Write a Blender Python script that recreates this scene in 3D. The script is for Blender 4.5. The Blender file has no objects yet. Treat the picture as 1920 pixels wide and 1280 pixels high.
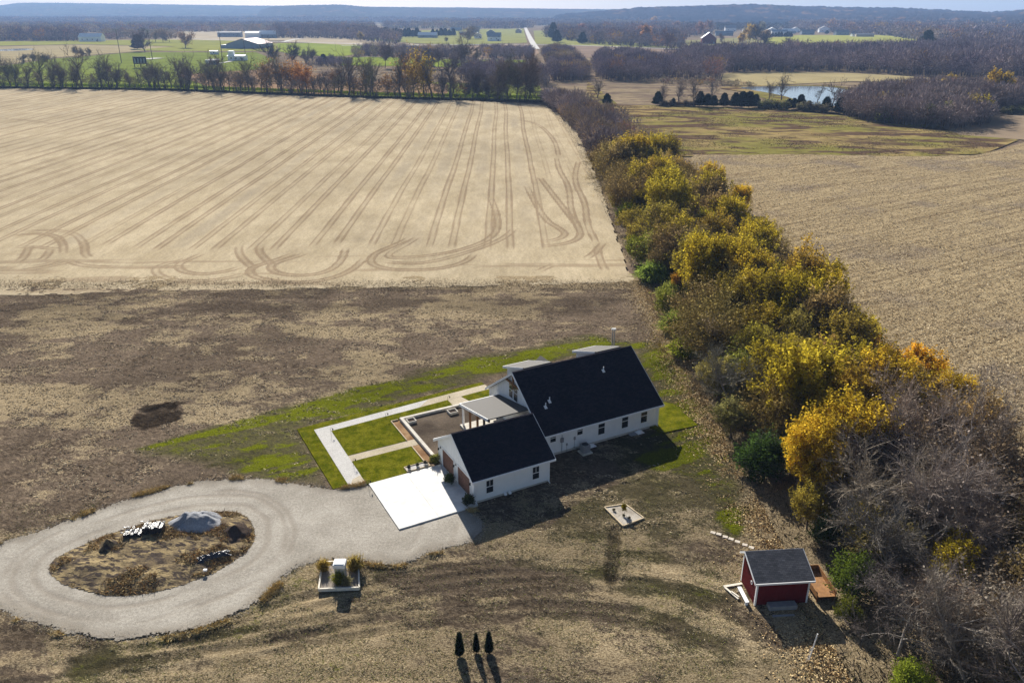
import bpy, bmesh, math, random
import numpy as np
from mathutils import Vector, Matrix
from mathutils.geometry import tessellate_polygon

# ------------------------------------------------------------------ camera, sky, sun, exposure
SC = bpy.context.scene
COL = SC.collection
CAM_H, F_PX, HORIZON = 44.0, 1480.0, 24.0
PITCH = math.atan((640 - HORIZON) / F_PX)
cd = bpy.data.cameras.new('camera')
cam = bpy.data.objects.new('camera', cd)
COL.objects.link(cam)
cam.location = (0, 0, CAM_H)
cam.rotation_euler = (math.radians(90) - PITCH, 0, 0)
cd.sensor_width = 36
cd.lens = F_PX / 1920 * 36
cd.clip_start, cd.clip_end = 0.5, 40000
SC.camera = cam

SUN_EL, SUN_AZ = math.radians(28.5), math.radians(-15)
world = bpy.data.worlds.new('World')
SC.world = world
world.use_nodes = True
wt = world.node_tree
bg = wt.nodes['Background']
sky = wt.nodes.new('ShaderNodeTexSky')
sky.sky_type = 'NISHITA'
sky.sun_disc = False
sky.sun_elevation = SUN_EL
sky.sun_rotation = SUN_AZ % (2 * math.pi)
sky.air_density = 0.75
sky.dust_density = 0.7
sky.ozone_density = 1.5
wt.links.new(sky.outputs[0], bg.inputs[0])
bg.inputs[1].default_value = 0.05
sl = bpy.data.lights.new('sun', 'SUN')
sl.energy = 5.0
sl.angle = math.radians(0.5)
sl.color = (1.0, 0.95, 0.86)
sun = bpy.data.objects.new('sun', sl)
COL.objects.link(sun)
sun.location = (-60, 200, 120)
sdir = Vector((math.sin(SUN_AZ) * math.cos(SUN_EL), math.cos(SUN_AZ) * math.cos(SUN_EL), math.sin(SUN_EL)))
sun.rotation_euler = sdir.to_track_quat('Z', 'Y').to_euler()
SC.view_settings.view_transform = 'Standard'
SC.view_settings.look = 'None'
SC.view_settings.exposure = 0.95
SC.view_settings.gamma = 1.0
SC.cycles.max_bounces = 6
SC.cycles.volume_bounces = 0
SC.cycles.transparent_max_bounces = 6

# ------------------------------------------------------------------ helpers: where things stand
_s, _c = math.sin(PITCH), math.cos(PITCH)
def at(x, y, z=0.0):
    """ground (or height z) point measured off the photograph; returns world metres"""
    u = (x - 960) / F_PX; v = (y - 640) / F_PX
    t = (CAM_H - z) / (_s + v * _c)
    return Vector((u * t, (_c - v * _s) * t, z))
def polyat(pts, z=0.0):
    return [tuple(at(a, b)[:2]) for a, b in pts]
HOUSE_ANG = math.radians(28.2)
HO = at(890, 943)
E1 = Vector((math.cos(HOUSE_ANG), math.sin(HOUSE_ANG), 0)); E2 = Vector((-math.sin(HOUSE_ANG), math.cos(HOUSE_ANG), 0))
def W(a, b, z=0.0):
    p = HO + E1 * a + E2 * b
    return Vector((p.x, p.y, z))
def polyW(pts):
    return [tuple(W(a, b)[:2]) for a, b in pts]

rng = np.random.default_rng(7)
random.seed(7)
_tab = np.random.default_rng(3).random((512, 512))
def vnoise(x, y, s, seed=0):
    x = np.asarray(x) / s + seed * 17.31; y = np.asarray(y) / s + seed * 9.77
    xi = np.floor(x).astype(np.int64); yi = np.floor(y).astype(np.int64)
    fx = x - xi; fy = y - yi
    fx = fx * fx * (3 - 2 * fx); fy = fy * fy * (3 - 2 * fy)
    g = lambda a, b: _tab[a % 512, b % 512]
    return (g(xi, yi) * (1 - fx) + g(xi + 1, yi) * fx) * (1 - fy) + (g(xi, yi + 1) * (1 - fx) + g(xi + 1, yi + 1) * fx) * fy
def fbm(x, y, s, seed=0, oct=4):
    o = 0; a = 1; t = 0
    for k in range(oct):
        o = o + a * vnoise(x, y, s / 2 ** k, seed + k * 3); t += a; a *= 0.55
    return o / t
def sstep(a, b, x):
    t = np.clip((x - a) / (b - a), 0, 1); return t * t * (3 - 2 * t)
def inpoly(px, py, poly):
    ins = np.zeros(np.shape(px), bool); n = len(poly)
    for i in range(n):
        x1, y1 = poly[i]; x2, y2 = poly[(i + 1) % n]
        c = ((y1 > py) != (y2 > py)) & (px < (x2 - x1) * (py - y1) / ((y2 - y1) if y2 != y1 else 1e-9) + x1)
        ins ^= c
    return ins
def dpoly(px, py, line, closed=False):
    d = np.full(np.shape(px), 1e9); n = len(line)
    for i in range(n if closed else n - 1):
        x1, y1 = line[i]; x2, y2 = line[(i + 1) % n]
        dx, dy = x2 - x1, y2 - y1; L = dx * dx + dy * dy + 1e-9
        t = np.clip(((px - x1) * dx + (py - y1) * dy) / L, 0, 1)
        d = np.minimum(d, np.hypot(px - x1 - t * dx, py - y1 - t * dy))
    return d
def smoothline(pts, k=3, closed=False):
    p = [tuple(q) for q in pts]
    for _ in range(k):
        o = []
        n = len(p)
        if not closed: o.append(p[0])
        for i in range(n if closed else n - 1):
            a, b = p[i], p[(i + 1) % n]
            o.append((a[0] * .75 + b[0] * .25, a[1] * .75 + b[1] * .25)); o.append((a[0] * .25 + b[0] * .75, a[1] * .25 + b[1] * .75))
        if not closed: o.append(p[-1])
        p = o
    return p

# ------------------------------------------------------------------ helpers: objects
def tag(o, label=None, cat=None, group=None, kind=None):
    if label: o['label'] = label
    if cat: o['category'] = cat
    if group: o['group'] = group
    if kind: o['kind'] = kind
    return o
def empty(name, loc, rz=0, label=None, cat=None, group=None, rot=None):
    o = bpy.data.objects.new(name, None); COL.objects.link(o)
    o.empty_display_size = 0.3
    o.location = loc; o.rotation_euler = rot if rot else (0, 0, rz)
    return tag(o, label, cat, group)
def link(name, me, parent=None, loc=None):
    o = bpy.data.objects.new(name, me); COL.objects.link(o)
    if parent: o.parent = parent
    if loc is not None: o.location = loc
    return o
def mk(name, V, faces, mats, mi=None, attrs=None, smooth=False):
    """V (n,3); faces: list of int arrays (k,m) ; mi: list of material index per face array"""
    me = bpy.data.meshes.new(name)
    V = np.asarray(V, np.float32)
    me.vertices.add(len(V)); me.vertices.foreach_set('co', V.ravel())
    faces = [np.asarray(f, np.int32) for f in faces if len(f)]
    lv = np.concatenate([f.ravel() for f in faces])
    tot = np.concatenate([np.full(len(f), f.shape[1], np.int32) for f in faces])
    st = np.concatenate([[0], np.cumsum(tot)[:-1]]).astype(np.int32)
    me.loops.add(len(lv)); me.loops.foreach_set('vertex_index', lv)
    me.polygons.add(len(tot)); me.polygons.foreach_set('loop_start', st)
    for m in (mats if isinstance(mats, (list, tuple)) else [mats]): me.materials.append(m)
    if mi is not None:
        me.polygons.foreach_set('material_index', np.asarray(mi, np.int32))
    me.polygons.foreach_set('use_smooth', np.full(len(tot), smooth))
    me.update(calc_edges=True)
    for k, a in (attrs or {}).items():
        a = np.asarray(a, np.float32)
        if a.ndim == 1:
            at_ = me.attributes.new(k, 'FLOAT', 'POINT'); at_.data.foreach_set('value', a)
        else:
            if a.shape[1] == 3: a = np.hstack([a, np.ones((len(a), 1), np.float32)])
            at_ = me.color_attributes.new(k, 'FLOAT_COLOR', 'POINT'); at_.data.foreach_set('color', a.ravel())
    return me
def gridmesh(name, xs, ys, zf, m, attrs=None, smooth=True, keep=None):
    X, Y = np.meshgrid(xs, ys); Z = zf(X, Y)
    V = np.stack([X, Y, Z], -1).reshape(-1, 3); nx, ny = len(xs), len(ys)
    i = (np.arange(ny - 1)[:, None] * nx + np.arange(nx - 1)[None]).ravel()
    F = np.stack([i, i + 1, i + nx + 1, i + nx], 1)
    if keep is not None:
        cx = V[F].mean(1); F = F[keep(cx[:, 0], cx[:, 1])]
    A = {k: f(X, Y).reshape(-1, f(X[:1, :1], Y[:1, :1]).shape[-1]) if f(X[:1, :1], Y[:1, :1]).ndim == 3 else f(X, Y).ravel() for k, f in (attrs or {}).items()}
    return mk(name, V, [F], m, attrs=A, smooth=smooth)

class MB:
    """collects solid shapes and links them as one mesh"""
    def __init__(s): s.v = []; s.f = []
    def add(s, vs, fs):
        b = len(s.v); s.v += [tuple(v) for v in vs]; s.f += [tuple(b + i for i in f) for f in fs]; return s
    def box(s, x0, x1, y0, y1, z0, z1):
        return s.add([(x0, y0, z0), (x1, y0, z0), (x1, y1, z0), (x0, y1, z0), (x0, y0, z1), (x1, y0, z1), (x1, y1, z1), (x0, y1, z1)],
                     [(0, 3, 2, 1), (4, 5, 6, 7), (0, 1, 5, 4), (1, 2, 6, 5), (2, 3, 7, 6), (3, 0, 4, 7)])
    def prism(s, prof, a, b, axis='x'):
        """profile of (p,q) extruded: axis x -> (t,p,q); y -> (p,t,q); z -> (p,q,t)"""
        mp = {'x': lambda t, p, q: (t, p, q), 'y': lambda t, p, q: (p, t, q), 'z': lambda t, p, q: (p, q, t)}[axis]
        n = len(prof)
        vs = [mp(a, p, q) for p, q in prof] + [mp(b, p, q) for p, q in prof]
        return s.add(vs, [tuple(range(n))[::-1], tuple(range(n, 2 * n))] + [(i, (i + 1) % n, n + (i + 1) % n, n + i) for i in range(n)])
    def tube(s, p0, p1, r0, r1=None, n=8):
        r1 = r0 if r1 is None else r1
        p0, p1 = Vector(p0), Vector(p1); d = (p1 - p0).normalized()
        u = d.orthogonal().normalized(); w = d.cross(u)
        vs = []
        for p, r in ((p0, r0), (p1, r1)):
            for i in range(n):
                t = 2 * math.pi * i / n; vs.append(p + u * (r * math.cos(t)) + w * (r * math.sin(t)))
        return s.add(vs, [tuple(range(n))[::-1], tuple(range(n, 2 * n))] + [(i, (i + 1) % n, n + (i + 1) % n, n + i) for i in range(n)])
    def bar(s, p0, p1, w, h):
        """beam w wide (horizontal) and h high along p0-p1"""
        p0, p1 = Vector(p0), Vector(p1); d = (p1 - p0).normalized()
        up = Vector((0, 0, 1)); side = d.cross(up)
        side = side.normalized() if side.length > 1e-4 else Vector((1, 0, 0)); up2 = side.cross(d)
        vs = [p + side * (sx * w / 2) + up2 * (sz * h / 2) for p in (p0, p1) for sx, sz in ((-1, -1), (1, -1), (1, 1), (-1, 1))]
        return s.add(vs, [(0, 1, 2, 3)[::-1], (4, 5, 6, 7), (0, 1, 5, 4), (1, 2, 6, 5), (2, 3, 7, 6), (3, 0, 4, 7)])
    def dome(s, c, rx, ry, rz, n=14, m=6, full=False):
        vs = []; lo = -math.pi / 2 if full else 0
        for j in range(m + 1):
            e = lo + (math.pi / 2 - lo) * j / m
            for i in range(n):
                t = 2 * math.pi * i / n
                vs.append((c[0] + rx * math.cos(e) * math.cos(t), c[1] + ry * math.cos(e) * math.sin(t), c[2] + rz * math.sin(e)))
        fs = [(j * n + i, j * n + (i + 1) % n, (j + 1) * n + (i + 1) % n, (j + 1) * n + i) for j in range(m) for i in range(n)]
        fs.append(tuple(range(n))[::-1])
        return s.add(vs, fs)
    def build(s, name, m, parent=None, bevel=0, smooth=False):
        me = bpy.data.meshes.new(name); me.from_pydata(s.v, [], s.f); me.materials.append(m)
        if bevel or True:
            bm = bmesh.new(); bm.from_mesh(me)
            bmesh.ops.recalc_face_normals(bm, faces=bm.faces)
            if bevel: bmesh.ops.bevel(bm, geom=[e for e in bm.edges], offset=bevel, segments=1, affect='EDGES')
            bm.to_mesh(me); bm.free()
        if smooth: me.polygons.foreach_set('use_smooth', [True] * len(me.polygons))
        me.update()
        return link(name, me, parent)

# ------------------------------------------------------------------ helpers: materials
class NB:
    def __init__(s, name):
        s.m = bpy.data.materials.new(name); s.m.use_nodes = True; s.t = s.m.node_tree
        s.p = s.t.nodes['Principled BSDF']; s.out = s.t.nodes['Material Output']
        s.p.inputs['Specular IOR Level'].default_value = 0.0
        s.tc = s.t.nodes.new('ShaderNodeTexCoord')
    def L(s, a, b):
        if isinstance(a, (int, float)): b.default_value = a
        elif isinstance(a, (tuple, list)): b.default_value = tuple(a) + ((1,) if len(a) == 3 and len(b.default_value) == 4 else ())
        else: s.t.links.new(a, b)
    def coord(s, scale=(1, 1, 1), rot=0, which='Object', warp=None):
        mp = s.t.nodes.new('ShaderNodeMapping'); mp.inputs['Scale'].default_value = scale; mp.inputs['Rotation'].default_value = (0, 0, rot)
        if rot:
            mp.inputs['Rotation'].default_value = (0, 0, 0); m0 = s.t.nodes.new('ShaderNodeMapping'); m0.inputs['Rotation'].default_value = (0, 0, rot)
            s.t.links.new(s.tc.outputs[which], m0.inputs[0]); s.t.links.new(m0.outputs[0], mp.inputs[0])
        else: s.t.links.new(s.tc.outputs[which], mp.inputs[0])
        return mp.outputs[0]
    def noise(s, scale, detail=4, rough=.6, co=None, dist=0):
        n = s.t.nodes.new('ShaderNodeTexNoise'); n.inputs['Scale'].default_value = scale; n.inputs['Detail'].default_value = detail
        n.inputs['Roughness'].default_value = rough; n.inputs['Distortion'].default_value = dist
        s.t.links.new(co or s.tc.outputs['Object'], n.inputs['Vector']); return n.outputs['Fac']
    def vor(s, scale, co=None):
        n = s.t.nodes.new('ShaderNodeTexVoronoi'); n.inputs['Scale'].default_value = scale
        s.t.links.new(co or s.tc.outputs['Object'], n.inputs['Vector']); return n
    def math(s, op, a, b=0.0, c=0.0):
        n = s.t.nodes.new('ShaderNodeMath'); n.operation = op
        s.L(a, n.inputs[0]); s.L(b, n.inputs[1]); s.L(c, n.inputs[2]); return n.outputs[0]
    def ramp(s, f, lo, hi, a=0.0, b=1.0):
        n = s.t.nodes.new('ShaderNodeMapRange'); n.interpolation_type = 'SMOOTHSTEP'
        s.L(f, n.inputs[0]); n.inputs[1].default_value = lo; n.inputs[2].default_value = hi; n.inputs[3].default_value = a; n.inputs[4].default_value = b
        return n.outputs[0]
    def mix(s, f, a, b, mode='MIX'):
        n = s.t.nodes.new('ShaderNodeMix'); n.data_type = 'RGBA'; n.blend_type = mode
        s.L(f, n.inputs[0]); s.L(a, n.inputs[6]); s.L(b, n.inputs[7]); return n.outputs[2]
    def mul(s, col, f):
        n = s.t.nodes.new('ShaderNodeVectorMath'); n.operation = 'SCALE'; s.L(col, n.inputs[0]); s.L(f, n.inputs['Scale']); return n.outputs[0]
    def attr(s, name, out='Color'):
        n = s.t.nodes.new('ShaderNodeAttribute'); n.attribute_name = name; return n.outputs[out]
    def sep(s, c):
        n = s.t.nodes.new('ShaderNodeSeparateColor'); s.L(c, n.inputs[0]); return n.outputs
    def bump(s, h, strength=.5, dist=.05):
        n = s.t.nodes.new('ShaderNodeBump'); n.inputs['Strength'].default_value = strength; n.inputs['Distance'].default_value = dist
        s.L(h, n.inputs['Height']); s.t.links.new(n.outputs[0], s.p.inputs['Normal'])
    def done(s, col=None, rough=.9):
        if col is not None: s.L(col, s.p.inputs['Base Color'])
        s.L(rough, s.p.inputs['Roughness']); return s.m
def mat(name, col, rough=.8, var=.12, scale=6, bump=0, bscale=40, bdist=.01, metallic=0, spec=.12):
    b = NB(name); f = b.noise(scale, 5, .6)
    c = b.mix(b.ramp(f, .3, .7), tuple(x * (1 - var) for x in col), tuple(min(1, x * (1 + var)) for x in col))
    if bump: b.bump(b.noise(bscale, 4, .6), bump, bdist)
    b.p.inputs['Metallic'].default_value = metallic; b.p.inputs['Specular IOR Level'].default_value = spec
    return b.done(c, rough)

def mat_yard():
    b = NB('yard_soil_and_grass')
    r, g, d = b.sep(b.attr('mask'))[:3]           # green, straw, dark
    co = b.coord((1, 1.9, 1), .25)
    n1 = b.noise(.55, 9, .72, co, .4); n2 = b.noise(.23, 5, .6); n3 = b.noise(5.5, 6, .75, b.coord((1, 1.6, 1), -.3), .5); n4 = b.noise(1.7, 9, .82, b.coord((1, 1.7, 1), .5), .8)
    soil = b.mix(b.ramp(n2, .35, .65), (.076, .055, .038), (.140, .104, .074))
    soil = b.mix(b.ramp(n4, .44, .58), soil, (.235, .178, .125)); soil = b.mix(b.math('MULTIPLY', b.ramp(n3, .53, .62), .5), soil, (.05, .038, .028))
    soil = b.mix(b.ramp(r, .06, .5), soil, b.mix(b.ramp(n4, .35, .65), (.060, .055, .026), (.15, .13, .062)))
    st = b.math('ADD', b.math('MULTIPLY', n4, .75), b.math('MULTIPLY', n3, .55))          # ~.65
    thr = b.math('SUBTRACT', b.math('ADD', st, b.math('MULTIPLY', n1, .45)), b.math('SUBTRACT', 1.27, b.math('MULTIPLY', g, .75)))
    straw = b.mix(b.ramp(n3, .4, .62), (.25, .185, .105), (.54, .43, .27))
    c = b.mix(b.math('MULTIPLY', b.ramp(thr, -.05, .09), .92), soil, straw)
    gt = b.math('SUBTRACT', b.math('ADD', b.math('MULTIPLY', n1, 1.1), b.math('MULTIPLY', n4, 1.4)), b.math('SUBTRACT', 1.80, b.math('MULTIPLY', r, .95)))
    gr = b.mix(b.ramp(n3, .35, .65), (.070, .082, .006), (.215, .235, .004))
    c = b.mix(b.math('MULTIPLY', b.ramp(gt, -.12, .17), .9), c, gr)
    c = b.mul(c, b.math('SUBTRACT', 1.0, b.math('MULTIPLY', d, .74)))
    c = b.mul(c, b.ramp(b.noise(14, 3, .7), .25, .75, .62, 1.38))
    b.bump(b.math('ADD', n3, n4), .9, .16)
    return b.done(c, .95)
def mat_field():
    b = NB('stubble_field_soil')
    r, g, d = b.sep(b.attr('mask'))[:3]           # track, grey band, light streak
    n1 = b.noise(.18, 6, .6, b.coord((1, .35, 1))); n2 = b.noise(2.4, 7, .75, b.coord((.9, 1, 1))); n3 = b.noise(.02, 4, .5)
    c = b.mix(b.ramp(n1, .3, .7), (.38, .308, .200), (.475, .392, .265))
    c = b.mix(b.math('MULTIPLY', b.ramp(b.math('ADD', g, b.math('MULTIPLY', b.math('SUBTRACT', n2, .5), .9)), .2, .85), .7), c, (.315, .265, .195))
    c = b.mix(b.math('MULTIPLY', b.ramp(b.math('ADD', r, b.math('MULTIPLY', b.math('SUBTRACT', n2, .5), 2.0)), .22, .75), .74), c, (.23, .165, .105))
    c = b.mul(c, b.ramp(n2, .3, .7, .80, 1.18)); c = b.mul(c, b.ramp(b.noise(.9, 6, .75, b.coord((1.2, .25, 1))), .3, .7, .9, 1.1)); c = b.mul(c, b.ramp(n3, .35, .65, .9, 1.06))
    b.bump(n2, .5, .08)
    return b.done(c, .95)
def mat_corn():
    b = NB('harvested_corn_ground'); rot = math.radians(-31)
    n1 = b.noise(.9, 8, .75, b.coord((.35, 1.6, 1), rot), .5); n2 = b.noise(6, 6, .8, b.coord((.6, 1.4, 1), rot), .6); n3 = b.noise(.05, 4, .55)
    w = b.noise(.85, 4, .75, b.coord((.03, 1.0, 1), rot), .1)
    f = b.math('ADD', b.math('MULTIPLY', n2, .55), b.math('ADD', b.math('MULTIPLY', n1, .3), b.math('MULTIPLY', w, .42)))
    c = b.mix(b.ramp(f, .50, .72), (.135, .092, .052), (.43, .335, .195))
    c = b.mix(b.math('MULTIPLY', b.ramp(n3, .5, .68), .5), c, (.16, .13, .115))
    b.bump(n2, .9, .14)
    return b.done(c, .95)
def mat_meadow(name, ca, cb, cc, s=.035):
    b = NB(name)
    n1 = b.noise(s, 7, .62, b.coord((.6, 1.0, 1)), .6); n2 = b.noise(s * 14, 6, .7, b.coord((.5, 1, 1))); n3 = b.noise(s * 3.1, 6, .6, b.coord((.6, 1.4, 1), .2), .4)
    c = b.mix(b.ramp(n1, .40, .60), ca, cb); c = b.mix(b.ramp(n3, .47, .57), c, cc)
    c = b.mul(c, b.ramp(n2, .3, .7, .72, 1.28)); b.bump(n2, .6, .25)
    return b.done(c, .95)
def mat_attr(name, rough=.95, ns=.02, amt=.12, bump=0, gain=1.0):
    b = NB(name); c = b.mul(b.attr('col'), b.ramp(b.noise(ns, 6, .65), .3, .7, gain * (1 - amt), gain * (1 + amt)))
    if bump: b.bump(b.noise(ns * 3, 5, .7), bump, 3.0)
    return b.done(c, rough)
def mat_leaf(name, transl=.55, lo=.35, hi=1.6):
    b = NB(name); oi = b.t.nodes.new('ShaderNodeObjectInfo'); tt = b.attr('tint', 'Fac')
    c = b.mul(oi.outputs['Color'], b.math('ADD', lo, b.math('MULTIPLY', tt, hi - lo)))
    b.L(c, b.p.inputs['Base Color']); b.p.inputs['Roughness'].default_value = .7
    tr = b.t.nodes.new('ShaderNodeBsdfTranslucent'); b.t.links.new(c, tr.inputs[0])
    ms = b.t.nodes.new('ShaderNodeMixShader'); ms.inputs[0].default_value = transl
    b.t.links.new(b.p.outputs[0], ms.inputs[1]); b.t.links.new(tr.outputs[0], ms.inputs[2]); b.t.links.new(ms.outputs[0], b.out.inputs[0])
    return b.m
def mat_gravel(name, ca, cb, s=1.0):
    b = NB(name); n1 = b.noise(.35 * s, 6, .6); n2 = b.noise(7 * s, 6, .85); n3 = b.noise(26 * s, 3, .9)
    c = b.mix(b.ramp(n1, .3, .7), ca, cb); c = b.mul(c, b.ramp(n2, .3, .7, .76, 1.2)); c = b.mul(c, b.ramp(n3, .3, .7, .72, 1.28))
    b.bump(n2, .8, .05); return b.done(c, .95)
def mat_shingle(name, ca, cb, rot=0, s=1.0):
    b = NB(name); br = b.t.nodes.new('ShaderNodeTexBrick')
    b.t.links.new(b.tc.outputs['Object'], br.inputs['Vector']) if not rot else b.t.links.new(b.coord((1, 1, 1), rot), br.inputs['Vector'])
    br.inputs['Scale'].default_value = 1.0 * s; br.inputs['Brick Width'].default_value = .33; br.inputs['Row Height'].default_value = .145
    br.inputs['Mortar Size'].default_value = .008; br.inputs['Color1'].default_value = (*ca, 1); br.inputs['Color2'].default_value = (*cb, 1); br.inputs['Mortar'].default_value = (ca[0] * .4, ca[1] * .4, ca[2] * .4, 1)
    c = b.mul(br.outputs[0], b.ramp(b.noise(60, 3, .8), .3, .7, .7, 1.35)); c = b.mul(c, b.ramp(b.noise(.8, 4, .6), .3, .7, .88, 1.12))
    b.bump(b.noise(50, 3, .8), .4, .01); return b.done(c, .85)

M = {}
M['yard'] = mat_yard(); M['field'] = mat_field(); M['corn'] = mat_corn()
M['far'] = mat_meadow('brown_grassland', (.26, .20, .125), (.20, .155, .10), (.155, .115, .085), .02)
M['meadow'] = mat_meadow('rough_meadow_grass', (.185, .165, .045), (.27, .20, .085), (.10, .064, .042), .028)
M['patch'] = mat_attr('field_patch', .95, .025, .14)
M['hill'] = mat_attr('wooded_hill', .95, .02, .3, .6)
M['gravel'] = mat_gravel('crushed_gravel', (.36, .335, .295), (.47, .44, .39))
b = NB('drive_gravel'); gm = b.sep(b.attr('mask')); n1 = b.noise(.25, 6, .6); n2 = b.noise(4, 8, .85); n3 = b.noise(20, 3, .9)
c = b.mix(b.ramp(n1, .3, .7), (.315, .285, .24), (.42, .385, .33)); c = b.mul(c, b.ramp(n2, .3, .7, .72, 1.22)); c = b.mul(c, b.ramp(n3, .3, .7, .70, 1.30))
c = b.mix(b.math('MULTIPLY', gm[0], .45), c, (.24, .205, .165)); c = b.mix(b.math('MULTIPLY', b.math('MULTIPLY', gm[1], b.ramp(n2, .4, .6)), .7), c, (.17, .135, .095)); b.bump(n2, .9, .06); M['gravel'] = b.done(c, .95)
M['gravelpile'] = mat_gravel('white_gravel', (.25, .255, .27), (.38, .385, .40), .8)
M['path'] = mat_gravel('gravel_path_fill', (.50, .48, .45), (.56, .54, .51), 1.2)
M['tanpath'] = mat_gravel('tan_screenings', (.42, .36, .26), (.52, .45, .34), 1.2)
M['concrete'] = mat('poured_concrete', (.74, .72, .68), .85, .12, .9, .15, 30)
M['concwall'] = mat('concrete_wall', (.55, .51, .44), .85, .12, 2, .3, 20)
b = NB('green_sod'); n1 = b.noise(.8, 6, .65); n2 = b.noise(7, 6, .75)
b.bump(n2, .9, .06); M['sod'] = b.done(b.mul(b.mix(b.ramp(n1, .36, .64), (.066, .078, .003), (.145, .138, .010)), b.ramp(n2, .3, .7, .55, 1.4)), .95)
M['sandp'] = mat_gravel('worn_sand', (.25, .195, .12), (.36, .29, .19), 1.0)
M['mulch'] = mat_gravel('red_mulch', (.19, .105, .055), (.36, .235, .13), 1.6)
M['plot'] = mat_gravel('bare_plot_soil', (.060, .047, .036), (.15, .118, .088), .6)
M['mound'] = mat_meadow('weedy_mound', (.15, .115, .075), (.34, .26, .14), (.075, .06, .05), .6)
M['soildark'] = mat_gravel('turned_soil', (.045, .035, .03), (.09, .068, .055), 1)
M['white'] = mat('white_siding', (.86, .87, .86), .55, .03, 1.2)
M['trim'] = mat('white_trim', (.86, .86, .85), .5, .02, 2)
M['roof'] = mat_shingle('charcoal_shingles', (.018, .018, .026), (.034, .030, .036))
M['lowroof'] = mat('grey_porch_roofing', (.092, .086, .080), .7, .06, 3, .2, 30)
M['shedroof'] = mat_shingle('grey_shed_shingles', (.075, .077, .085), (.12, .12, .13))
M['glass'] = mat('dark_window_glass', (.02, .022, .026), .08, .1, 1, spec=.6)
M['frame'] = mat('black_window_frame', (.03, .03, .032), .5)
M['brown'] = mat('brown_garage_door', (.16, .085, .06), .6, .15, 2)
M['timber'] = mat('treated_timber', (.52, .42, .28), .8, .2, 4, .2, 20)
M['palewood'] = mat('pale_board', (.72, .66, .55), .8, .1, 4)
M['postwood'] = mat('stained_post', (.22, .11, .045), .7, .2, 4)
M['black'] = mat('black_metal', (.02, .02, .022), .45)
M['tarp'] = mat('black_plastic', (.018, .018, .026), .28, .3, 6, .8, 6, .1, spec=.7)
M['grey'] = mat('grey_metal', (.30, .30, .30), .5, .1, 3)
M['galv'] = mat('galvanised_metal', (.55, .57, .60), .4, .1, 3, metallic=.6)
M['red'] = mat('barn_red_siding', (.125, .012, .013), .7, .12, 2)
M['stone'] = mat('pale_paver', (.55, .49, .41), .9, .15, 5, .3, 20)
M['ply'] = mat('orange_plywood', (.30, .155, .065), .7, .2, 3)
M['bark'] = mat('grey_bark', (.13, .105, .09), .9, .3, 3, .5, 12)
M['barkpale'] = mat('pale_bark', (.30, .27, .245), .9, .25, 3)
M['twig'] = mat('twig_bark', (.17, .14, .125), .9, .3, 1)
M['leaf'] = mat_leaf('leaf'); M['needle'] = mat_leaf('needle', .12, .35, 1.3)
M['twigc'] = mat_leaf('twig_tinted', 0, .55, 1.35)
M['straw'] = mat_attr('dry_straw', .9, 2, .15)
M['wood'] = mat_attr('woodland_crowns', .95, .05, .2, 0, 1.3)
b = NB('pond_water'); b.bump(b.noise(.8, 3, .6), .08, .05); b.p.inputs['Specular IOR Level'].default_value = .6
M['water'] = b.done((.10, .13, .16), .06)
M['couch'] = mat('red_cushion', (.30, .05, .04), .8)
M['meshwire'] = mat('wire_dark', (.05, .05, .05), .6)
M['bwhite'] = mat('white_metal_building', (.88, .89, .90), .5, .04, .2)
M['bgrey'] = mat('blue_grey_cladding', (.26, .30, .35), .6, .06, .2)
M['bred'] = mat('dark_red_barn', (.17, .03, .03), .7)
M['broof'] = mat('grey_far_roof', (.20, .20, .22), .7)
M['bredroof'] = mat('rust_red_roof', (.30, .10, .09), .6)
M['bbrown'] = mat('tan_house_wall', (.45, .38, .30), .8)
M['asphalt'] = mat('pale_road', (.42, .40, .37), .9, .08, .1)

# ------------------------------------------------------------------ the ground
def structure(name, me, loc=None):
    o = link(name, me, None, loc); o['kind'] = 'structure'; return o
def sheet(name, pts, m, z, jit=0.0, step=.35, thick=0, seed=1, col=None):
    """a flat sheet from a closed outline; its edge is roughened by jit metres"""
    P = []
    n = len(pts)
    for i in range(n):
        a = Vector(pts[i]); c = Vector(pts[(i + 1) % n]); k = max(1, int((c - a).length / step)) if jit else 1
        for j in range(k): P.append(a.lerp(c, j / k))
    if jit:
        arr = np.array([(p.x, p.y) for p in P]); c0 = arr.mean(0)
        nx = np.roll(arr, -1, 0) - np.roll(arr, 1, 0); nn = np.stack([nx[:, 1], -nx[:, 0]], 1); nn /= np.linalg.norm(nn, axis=1)[:, None] + 1e-9
        d = (fbm(arr[:, 0], arr[:, 1], step * 6, seed, 4) - .5) * 2 * jit
        arr = arr + nn * d[:, None]; P = [Vector((x, y)) for x, y in arr]
    tri = tessellate_polygon([[Vector((p.x, p.y, 0)) for p in P]])
    N = len(P)
    V = [(p.x, p.y, z) for p in P]; F = [tuple(t) for t in tri]
    me = bpy.data.meshes.new(name)
    if thick:
        V += [(p.x, p.y, z - thick) for p in P]; F += [(i, (i + 1) % N, N + (i + 1) % N, N + i) for i in range(N)]
    me.from_pydata(V, [], F); me.materials.append(m)
    bm = bmesh.new(); bm.from_mesh(me); bmesh.ops.recalc_face_normals(bm, faces=bm.faces)
    if sum(f.normal.z for f in bm.faces) < 0: bmesh.ops.reverse_faces(bm, faces=bm.faces)
    bm.to_mesh(me); bm.free()
    if col is not None:
        ca = me.color_attributes.new('col', 'FLOAT_COLOR', 'POINT'); ca.data.foreach_set('color', list(col + (1,)) * len(V))
    return structure(name, me)

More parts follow.
